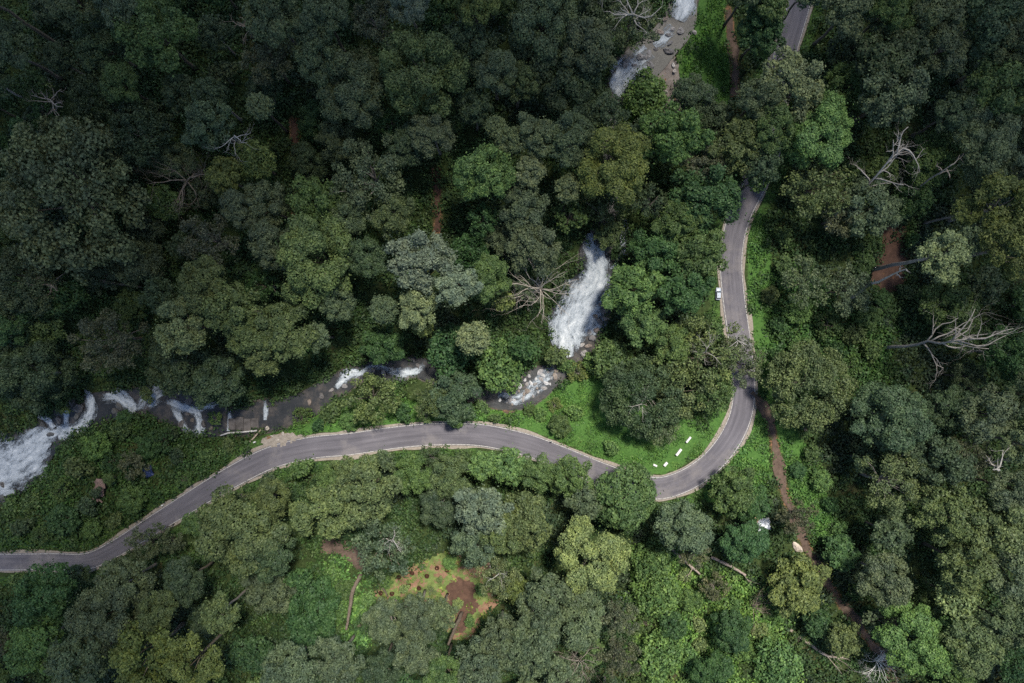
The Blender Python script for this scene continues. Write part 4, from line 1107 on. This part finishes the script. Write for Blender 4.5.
# ------------------------------------------------------------------ bare and dead trees
GREY = (.34, .32, .29); PALE = (.34, .32, .30); BROWN = (.22, .18, .14); DULL = (.26, .23, .20)
bare_tree((884, 348), (968, 339), 31, 52, 11, (.27, .245, .22), 'big bare dead tree with a long pale trunk and crooked white branches', bias=.05, seed=12, thick=1.0, start=.5, depth=3, kids=(2, 3))
bare_tree((540, 292), (540, 288), 17, 52, 18, (.36, .32, .275), 'star-shaped bare tree beside the main waterfall', seed=5, upw=.15, start=.7, thick=.8, depth=3, kids=(2, 3))
bare_tree((826, 228), (903, 148), 28, 36, 9, (.33, .305, .28), 'leaning dead tree with pale twigs above the road', bias=.9, seed=8, start=.55, depth=3, kids=(2, 3))
bare_tree((892, 204), (950, 166), 24, 16, 4, DULL, 'long leaning grey trunk with few twigs', seed=9, start=.8, depth=1)
bare_tree((848, 298), (906, 269), 30, 10, 3, (.36, .32, .28), 'long slanting bare trunk across the red slope', seed=19, start=.85, depth=1)
bare_tree((188, 188), (186, 180), 15, 38, 10, BROWN, 'brown dry twiggy tree below the bluish grey tree', seed=3, start=.6, depth=3, kids=(3, 4))
bare_tree((240, 150), (234, 135), 27, 26, 6, PALE, 'silver-branched bare tree in the dark upper forest', thick=.6, seed=4, start=.6, depth=2)
bare_tree((640, 24), (632, 14), 24, 40, 8, GREY, 'pale bare branches over the sparse tree at the upper rapids', seed=6, start=.6, depth=3, kids=(2, 3))
bare_tree((254, 38), (250, 26), 26, 22, 5, BROWN, 'dry forked tree near the top edge', seed=14, start=.55, depth=2)
bare_tree((52, 100), (50, 100), 20, 22, 6, DULL, 'dry twiggy treetop above the huge pale tree', seed=15, start=.6, depth=2)
bare_tree((56, 290), (50, 285), 20, 26, 6, BROWN, 'bare dark branches under the huge pale tree', seed=16, start=.6, depth=2)
bare_tree((877, 660), (877, 661), 7, 27, 14, (.62, .60, .57), 'white bare bush at the lower end of the dirt track', name='bare_bush', cat='bush', seed=21, upw=.5, start=.1, depth=3, kids=(3, 4), thick=.8)
bare_tree((754, 606), (754, 607), 6, 22, 12, (.25, .20, .16), 'brown bare bush in the bright green patch', name='bare_bush', cat='bush', seed=22, upw=.4, start=.1, depth=3, kids=(3, 4), thick=.6)
bare_tree((578, 656), (580, 662), 18, 28, 12, (.22, .19, .16), 'brown bare tree at the bottom edge', thick=.6, seed=23, start=.5, depth=3, kids=(3, 4))
bare_tree((540, 588), (542, 596), 22, 18, 5, DULL, 'grey crooked branches poking out below the lightest crown', thick=.6, seed=24, start=.7, depth=2)
bare_tree((500, 572), (499, 574), 20, 16, 5, GREY, 'grey twigs at the edge of the clearing', thick=.6, seed=25, start=.7, depth=2)
bare_tree((392, 535), (393, 540), 25, 22, 6, (.30, .28, .26), 'grey twigs in the blue-grey loose tree', thick=.6, seed=26, start=.7, depth=2)
bare_tree((700, 352), (706, 352), 15, 24, 7, (.28, .26, .24), 'grey twigs in the sparse tree by the road bend', thick=.6, seed=27, start=.6, depth=2)
bare_tree((640, 404), (642, 404), 15, 18, 5, GREY, 'grey twigs in the broad bluish tree on the lawn', thick=.6, seed=28, start=.7, depth=2)
bare_tree((985, 462), (1000, 470), 30, 22, 5, GREY, 'pale bare branches near the side edge', seed=29, start=.6, depth=2)
bare_tree((736, 342), (737, 340), 12, 22, 7, (.40, .38, .36), 'thin grey branches over the road', thick=.6, seed=30, start=.6, depth=2)

def log(pts, rads, colr, label, forks=0, seed=1, name='fallen_trunk', cat='fallen trunk'):
    """a trunk lying or leaning: (pixel x, pixel y, height of its axis)"""
    rr = random.Random(seed); W3 = []
    for px, py, h in pts: q = P(px, py, h); W3.append(q + Vector((0, 0, h)))
    o = W3[0].copy(); o.z -= .1; root = empty(name, o); tag(root, label, cat, None)
    m = MB(); pl = catmull([(w.x - o.x, w.y - o.y, w.z - o.z) for w in W3], .8)
    rd_ = np.interp(np.linspace(0, 1, len(pl)), np.linspace(0, 1, len(rads)), rads)
    m.tube([Vector(p) + Vector((rr.gauss(0, .05), rr.gauss(0, .05), 0)) for p in pl], [r * rr.uniform(.9, 1.1) for r in rd_], 9)
    t = m.build('trunk', M_BARK, root, True); t.color = (*colr, 1)
    for k in range(forks):
        mm = MB(); i = int(len(pl) * rr.uniform(.55, .95)); d = Vector(pl[-1]) - Vector(pl[0])
        twig_mesh(mm, Vector(pl[i]), d.normalized() + Vector((rr.uniform(-.9, .9), rr.uniform(-.9, .9), .3)), d.length * .35, rads[-1] * .6, 1, rr)
        b = mm.build('branch', M_BARK, root, True); b.color = (*colr, 1)
log([(789, 629, .6), (806, 641, 1.0), (826, 655, 1.6), (846, 658, 2.4)], [.55, .5, .4, .22], (.30, .25, .21), 'forked fallen trunk above the bright green patch', 3, 2)
log([(671, 549, 1.5), (685, 561, 2.2), (700, 574, 3.0)], [.5, .42, .3], (.26, .21, .18), 'fallen grey-brown trunk below the sharp bend', 1, 3)
log([(711, 557, .9), (728, 565, 1.5), (746, 575, 2.0)], [.5, .45, .3], (.28, .23, .2), 'fallen trunk pointing at the white plastic heap', 1, 4)
log([(361, 574, .5), (353, 590, 4), (350, 608, 8), (346, 630, 12)], [.62, .58, .5, .4], (.13, .105, .085), 'curved dark leaning trunk at the foot of the red soil bank', 0, 5)
log([(462, 612, .5), (457, 624, 4), (448, 645, 8)], [.55, .5, .4], (.10, .08, .065), 'straight dark leaning trunk below the clearing', 0, 6)
log([(379, 584, .35), (384, 590, .4), (388, 597, .45)], [.34, .32, .25], (.10, .08, .065), 'short dark log on the clearing edge', 0, 7)
log([(100, 281, 2), (118, 284, 4), (141, 287, 7)], [.4, .36, .3], (.16, .13, .11), 'slim bare trunk below the huge pale tree', 0, 8)
log([(250, 442, .3), (262, 428.5, .6), (262, 428, .6)][:2], [.28, .24], (.30, .25, .2), 'short timber beside the weir', 0, 9)

# ------------------------------------------------------------------ boulders
def boulder_mesh(seed):
    r = random.Random(seed); m = MB(); nu, nv = 10, 6; vs = []
    ph = [r.uniform(0, 6) for _ in range(6)]
    for j in range(nv + 1):
        th = math.pi * j / nv
        for i in range(nu):
            a = 2 * math.pi * i / nu
            k = 1 + .16 * math.sin(2 * a + ph[0]) + .12 * math.sin(3 * a + ph[1] + th * 2) + .1 * math.cos(3 * th + ph[2]) + r.uniform(-.07, .07)
            vs.append((k * math.sin(th) * math.cos(a), k * .8 * math.sin(th) * math.sin(a), .6 * k * math.cos(th)))
    fs = [(j * nu + i, (j + 1) * nu + i, (j + 1) * nu + (i + 1) % nu, j * nu + (i + 1) % nu) for j in range(nv) for i in range(nu)]
    me = bpy.data.meshes.new('boulder'); me.from_pydata(vs, [], fs); me.validate(); me.update(); me.materials.append(M_ROCK); return me
BM = [boulder_mesh(i) for i in range(6)]
def boulders(pts, size, label, group, cols, seed):
    r = random.Random(seed)
    for px, py in pts:
        q = P(px, py); s = r.uniform(*size); z = max(q.z, float(zs_at([q.x], [q.y])[0]) if seg_info(np.array([q.x]), np.array([q.y]), STREAM)[0][0] < 9 else -99)
        o = link('boulder', BM[r.randrange(6)], None, (q.x, q.y, z + s * .12)); o.scale = (s, s * r.uniform(.7, 1.1), s * r.uniform(.7, 1)); o.rotation_euler = (r.uniform(-.2, .2), r.uniform(-.2, .2), r.uniform(0, 6.28))
        c = r.choice(cols); v = r.uniform(.8, 1.2); o.color = (c[0] * v, c[1] * v, c[2] * v, 1)
        tag(o, label, 'boulder', group)
GC = [(.22, .21, .21), (.30, .28, .27), (.16, .15, .15), (.26, .21, .18)]
rr = random.Random(4)
boulders([(rr.gauss(532, 17), 0) for _ in range(0)] + [(503, 396), (510, 399), (516, 394), (523, 399), (527, 391), (533, 396), (520, 386), (525, 380), (531, 383), (537, 388), (541, 379), (546, 383), (551, 378), (529, 376), (522, 377), (500, 400), (507, 402), (514, 400), (519, 391), (524, 394), (530, 391), (535, 384), (538, 392), (544, 388), (550, 384), (556, 371), (543, 376), (527, 384), (516, 387), (540, 372), (548, 372), (555, 376), (512, 404), (536, 379)],
         (.4, 1.1), 'pale grey boulder in the rocky bed below the main waterfall', 'boulders of the rocky bed', [(.42, .40, .40), (.30, .28, .27), (.24, .2, .17), (.5, .49, .49)], 1)
boulders([(604, 312), (600, 322), (597, 330), (602, 305), (592, 338), (588, 346), (606, 318), (595, 316), (584, 354), (589, 332), (582, 345)], (.7, 1.6), 'dark wet boulder at the flank of the main waterfall', 'boulders beside the main waterfall', GC, 2)
boulders([(665, 20), (672, 30), (668, 36), (660, 33), (655, 50), (648, 56), (640, 58), (634, 66), (670, 44), (650, 66), (644, 72), (626, 64), (668, 52), (680, 32)], (.7, 1.5), 'dark rock in the upper rapids', 'rocks of the upper rapids', GC, 3)
boulders([(674, 72), (673, 66), (694, 33), (672, 100), (666, 92), (660, 84)], (.5, .9), 'pale stone on the bank of the upper rapids', 'stones on the upper bank', [(.5, .47, .44), (.4, .36, .33)], 4)
boulders([(188, 414), (193, 420), (204, 424), (208, 416), (182, 424), (212, 428), (178, 398), (190, 401), (205, 400), (214, 396)], (.5, 1.25), 'dark rock between the cascade strands', 'rocks of the cascade', [(.09, .085, .085), (.13, .12, .115), (.14, .12, .1)], 5)
boulders([(80, 408), (78, 416), (74, 402), (120, 406), (116, 411), (52, 434), (44, 424), (4, 484), (3, 497), (60, 420)], (1.0, 2.1), 'dark rock breaking the white water near the broad waterfall', 'rocks of the broad waterfall', [(.10, .1, .1), (.15, .14, .135)], 6)
boulders([(332, 390), (345, 386), (358, 379), (372, 371), (384, 373), (408, 378), (418, 366), (412, 360), (322, 396), (310, 402)], (.7, 1.4), 'dark rock in the narrow stream', 'rocks of the narrow stream', GC, 7)
boulders([(272, 436), (278, 440), (283, 434), (268, 428)], (.4, .8), 'small pale stone between weir and road', 'stones beside the weir', [(.45, .40, .35), (.36, .3, .26)], 8)

# ------------------------------------------------------------------ weir
M_CONC = plain_mat('old_concrete', (.085, .076, .072), .8, .2, .5, .6); M_PIPE = plain_mat('pale_pipe', (.42, .41, .40), .6, .4, .2)
c0 = P(244, 424); zw = float(zs_at([c0.x], [c0.y])[0])
root = empty('weir', (c0.x, c0.y, zw - .2)); tag(root, 'low grey-brown weir with a slab and raised rim beside the road', 'weir')
m = MB()
for k in range(4): m.box((-3.6 + k * 2.42, .35 * math.sin(k * 2.7), .24 + .05 * math.sin(k * 1.9)), (2.38, 3.7 + .7 * math.sin(k * 1.3), .5), .05 * math.sin(k * 3), .14)
m.build('slab', M_CONC, root)
m = MB(); m.tube([(-7.2, -3.6, .75), (-4.6, -2.75, .8), (0, -2.45, .85), (4.6, -2.0, .9)], [.26] * 4, 10); m.build('rim', M_PIPE, root, True)
m = MB(); m.box((3.0, -2.1, 1.15), (.75, .6, .45), .2, .05); m.build('post', M_PIPE, root)

# ------------------------------------------------------------------ parked car
def car(px, py, rz):
    q = P(px, py); z = q.z + .09
    root = empty('parked_car', (q.x, q.y, z), rz); tag(root, 'small silver-white car parked on the shoulder beside the road', 'car')
    paint = plain_mat('white_car_paint', (.36, .40, .46), .25, .5, .02, 1, **{'Coat Weight': .6}); glass = plain_mat('car_glass', (.015, .02, .025), .08, .6, .05)
    dark = plain_mat('black_rubber', (.02, .02, .02), .8, .3, .1); lamp = plain_mat('lamp_glass', (.75, .75, .72), .1, .6, .05); red = plain_mat('tail_lamp_red', (.35, .02, .02), .2, .5, .05)
    # length along y, front towards +y; body loft with rounded plan and sloping bonnet
    prof = [(-2.02, .62, .42, .74), (-1.95, .76, .30, .92), (-1.5, .83, .24, .98), (-.6, .85, .22, .97), (.3, .85, .22, .95), (1.1, .84, .24, .92), (1.7, .79, .27, .82), (1.98, .66, .34, .70), (2.05, .55, .4, .62)]
    m = MB(); rings = []
    for y, hw, zb, zt in prof:
        b = .13; rings.append([(-hw, y, zb + b), (-hw + b, y, zb), (hw - b, y, zb), (hw, y, zb + b), (hw, y, zt - b), (hw - b * 1.3, y, zt), (-hw + b * 1.3, y, zt), (-hw, y, zt - b)])
    vs = [v for r in rings for v in r]; fs = [(i * 8 + k, i * 8 + (k + 1) % 8, (i + 1) * 8 + (k + 1) % 8, (i + 1) * 8 + k) for i in range(len(prof) - 1) for k in range(8)]
    fs += [tuple(reversed(range(8))), tuple((len(prof) - 1) * 8 + k for k in range(8))]; m.add(vs, fs)
    body = m.build('body', paint, root, True)
    def slab(name, pts, mat, par):     # closed loft between two outlines
        m = MB(); n = len(pts[0]); m.add([v for r in pts for v in r], [(k, (k + 1) % n, n + (k + 1) % n, n + k) for k in range(n)] + [tuple(reversed(range(n))), tuple(n + k for k in range(n))]); return m.build(name, mat, par)
    slab('cabin', [[(-.78, -1.72, .93), (.78, -1.72, .93), (.78, .95, .90), (-.78, .95, .90)], [(-.60, -1.38, 1.42), (.60, -1.38, 1.42), (.60, .28, 1.42), (-.60, .28, 1.42)]], glass, root)
    m = MB(); m.box((0, -.52, 1.45), (1.22, 1.75, .07), 0, .03); m.build('roof', paint, root)
    for sx in (-1, 1):
        m = MB(); m.tube([(sx * .775, .96, .92), (sx * .605, .30, 1.43)], [.035, .035], 6); m.tube([(sx * .795, -.35, .93), (sx * .62, -.35, 1.43)], [.035, .035], 6); m.tube([(sx * .775, -1.72, .95), (sx * .61, -1.38, 1.43)], [.04, .04], 6); m.build('pillar', paint, root)
        m = MB(); m.box((sx * .93, .72, 1.0), (.18, .12, .13), 0, .03); m.build('mirror', paint, root)
        m = MB(); m.box((sx * .58, 1.95, .66), (.28, .14, .14), 0, .03); m.build('headlight', lamp, root)
        m = MB(); m.box((sx * .62, -1.98, .78), (.2, .1, .2), 0, .03); m.build('tail_light', red, root)
        for wy in (-1.25, 1.28):
            m = MB(); m.tube([(sx * .70, wy, .31), (sx * .88, wy, .31)], [.31, .31], 18); w = m.build('wheel', dark, root)
            m = MB(); m.tube([(sx * .875, wy, .31), (sx * .895, wy, .31)], [.19, .18], 14); m.build('rim', lamp, w)
    return root
car(717.6, 294, math.radians(-2)).scale = (.93, .93, .93)

# ------------------------------------------------------------------ white blocks on the lawn
M_WHITE = plain_mat('white_paint', (.56, .55, .53), .7, .3, .08)
for px, py, w_, l_, h_, a, lab in BLOCKS:
    q = P(px, py); m = MB(); m.box((0, 0, h_ / 2 - .1), (l_, w_, h_), 0, .08); m.box((0, 0, h_ + .02 - .1), (l_ * .8, w_ * .62, .10), 0, .03)
    o = m.build('concrete_block', M_WHITE, None, loc=(q.x, q.y, q.z)); o.rotation_euler = (0, 0, math.radians(a)); tag(o, lab, 'block', 'white blocks on the lawn')

# ------------------------------------------------------------------ roadside markers
M_POST = plain_mat('black_paint', (.03, .03, .03), .6, .3, .1)
for px, py, lab in [(551, 441.5, 'black and white marker post at the upper road edge'), (163, 505, 'white marker stone on the verge below the rusty hut'), (255, 442, 'white marker stone between weir and road')]:
    q = P(px, py); root = empty('marker_stone', (q.x, q.y, q.z - .1)); tag(root, lab, 'marker', 'roadside markers')
    m = MB(); m.box((0, 0, .45), (.75, .45, .9), .4, .12); m.build('stone', M_WHITE, root)
    if 'black' in lab:
        m = MB(); m.box((0, 0, 1.02), (.62, .36, .3), .4, .1); m.build('cap', M_POST, root)

# ------------------------------------------------------------------ hut, tarpaulin, plastic heap, pits
q = P(103, 486); root = empty('hut', (q.x, q.y, q.z - .1), math.radians(80)); tag(root, 'small hut with a rusty brown tin roof among the bushes', 'hut')
M_RUST = plain_mat('rusty_tin', (.15, .10, .085), .7, .3, .45, .9); M_PLANK = plain_mat('dark_planks', (.06, .05, .042), .9, .2, .3)
m = MB(); m.box((0, 0, 1.1), (4.6, 2.5, 2.2), 0, .03); m.build('walls', M_PLANK, root)
m = MB()
for k in range(12):
    x = -2.45 + k * .45; m.box((x, .22 * math.sin(k * 5.1), 2.5 + .05 * (k % 2)), (.46, 2.9 + .25 * math.sin(k * 2.3), .06), 0, 0)
rf = m.build('roof', M_RUST, root); rf.rotation_euler = (math.radians(7), 0, 0)
m = MB(); m.box((1.2, -1.28, .95), (.9, .06, 1.8), 0, .01); m.build('door', M_PLANK, root)
m = MB()
for k in range(3): m.box((-3.6 - .2 * k, 1.2 - 1.2 * k, 2.1 + .1 * k), (1.6, .5, .06), .5 * k, 0)
b = m.build('loose_sheet', M_RUST, root)

def drape(name, px, py, w_, l_, h_, a, mat, lab, cat, seed, lump=.35):
    q = P(px, py); r = random.Random(seed); n = 15; vs = []; ph = [r.uniform(0, 6) for _ in range(4)]
    for s_ in (0, 1):
        for j in range(n):
            for i in range(n):
                x, y = (i / (n - 1) - .5), (j / (n - 1) - .5); k = max(abs(x), abs(y)) * 2
                z = h_ * (1 - k ** 2.2) + lump * h_ * math.sin(9 * x + ph[0] + 3 * y) * math.cos(8 * y + ph[1]) * (1 - .6 * k) + r.uniform(-.05, .05) * h_
                wob_ = 1 + .12 * math.sin(5 * math.atan2(y, x) + ph[2])
                vs.append((x * w_ * wob_, y * l_ * wob_, max(z, 0.0) + .06 - (.05 if s_ else 0)))
    fs = []
    for j in range(n - 1):
        for i in range(n - 1):
            a0 = j * n + i; fs.append((a0, a0 + 1, a0 + n + 1, a0 + n)); o = n * n; fs.append((o + a0, o + a0 + n, o + a0 + n + 1, o + a0 + 1))
    m = MB(); m.add(vs, fs); o = m.build(name, mat, None, False, (q.x, q.y, q.z)); o.rotation_euler = (0, 0, math.radians(a)); tag(o, lab, cat); return o
drape('tarpaulin', 148.5, 472.5, 3.0, 3.6, 1.1, 25, plain_mat('blue_tarpaulin', (.028, .045, .12), .45, .4, .3, 1.2), 'dark blue tarpaulin over a heap beside the brownish tree', 'tarpaulin', 1)
drape('plastic_heap', 763.5, 523.5, 4.2, 3.8, 1.6, 10, plain_mat('white_plastic', (.70, .71, .74), .4, .4, .2, 1.0), 'white plastic heap beside the deep green tree', 'plastic sheet', 2, .5)
drape('cloth_scrap', 757.5, 521.5, 2.6, 1.5, .6, -30, plain_mat('faded_orange_cloth', (.50, .28, .2), .8, .2, .25, 1.5), 'faded orange cloth beside the white plastic heap', 'cloth', 3)
q = P(797, 547); o = link('boulder', BM[2], None, (q.x, q.y, q.z + .4)); o.scale = (2.1, 1.2, 1.2); o.rotation_euler = (0, 0, 2.2); o.color = (.5, .42, .35, 1); tag(o, 'pale tan boulder beside the dirt track', 'boulder')
M_PIT = plain_mat('damp_red_earth', (.045, .020, .014), .95, .1, .35, 2)
for px, py in [(399, 577), (412, 573), (408.5, 585.5), (419, 588), (427, 576), (437, 568), (447, 570), (381, 593), (392, 593.5)]:
    q = P(px, py); vs = []; n = 12; rs = [(.8, -.3), (.66, .1), (.52, .16), (.42, -.1), (.2, -.25)]; rj = random.Random(int(px))
    vs = [(r_ * math.cos(2 * math.pi * k / n) * rj.uniform(.85, 1.15), r_ * math.sin(2 * math.pi * k / n) * rj.uniform(.85, 1.15), z_ + .3) for r_, z_ in rs for k in range(n)]
    fs = [(i * n + k, i * n + (k + 1) % n, (i + 1) * n + (k + 1) % n, (i + 1) * n + k) for i in range(len(rs) - 1) for k in range(n)] + [tuple((len(rs) - 1) * n + k for k in range(n))]
    m = MB(); m.add(vs, fs); o = m.build('planting_pit', M_PIT, None, False, (q.x, q.y, q.z + .05)); tag(o, 'small dark planting pit on the red soil clearing', 'pit', 'planting pits on the clearing')
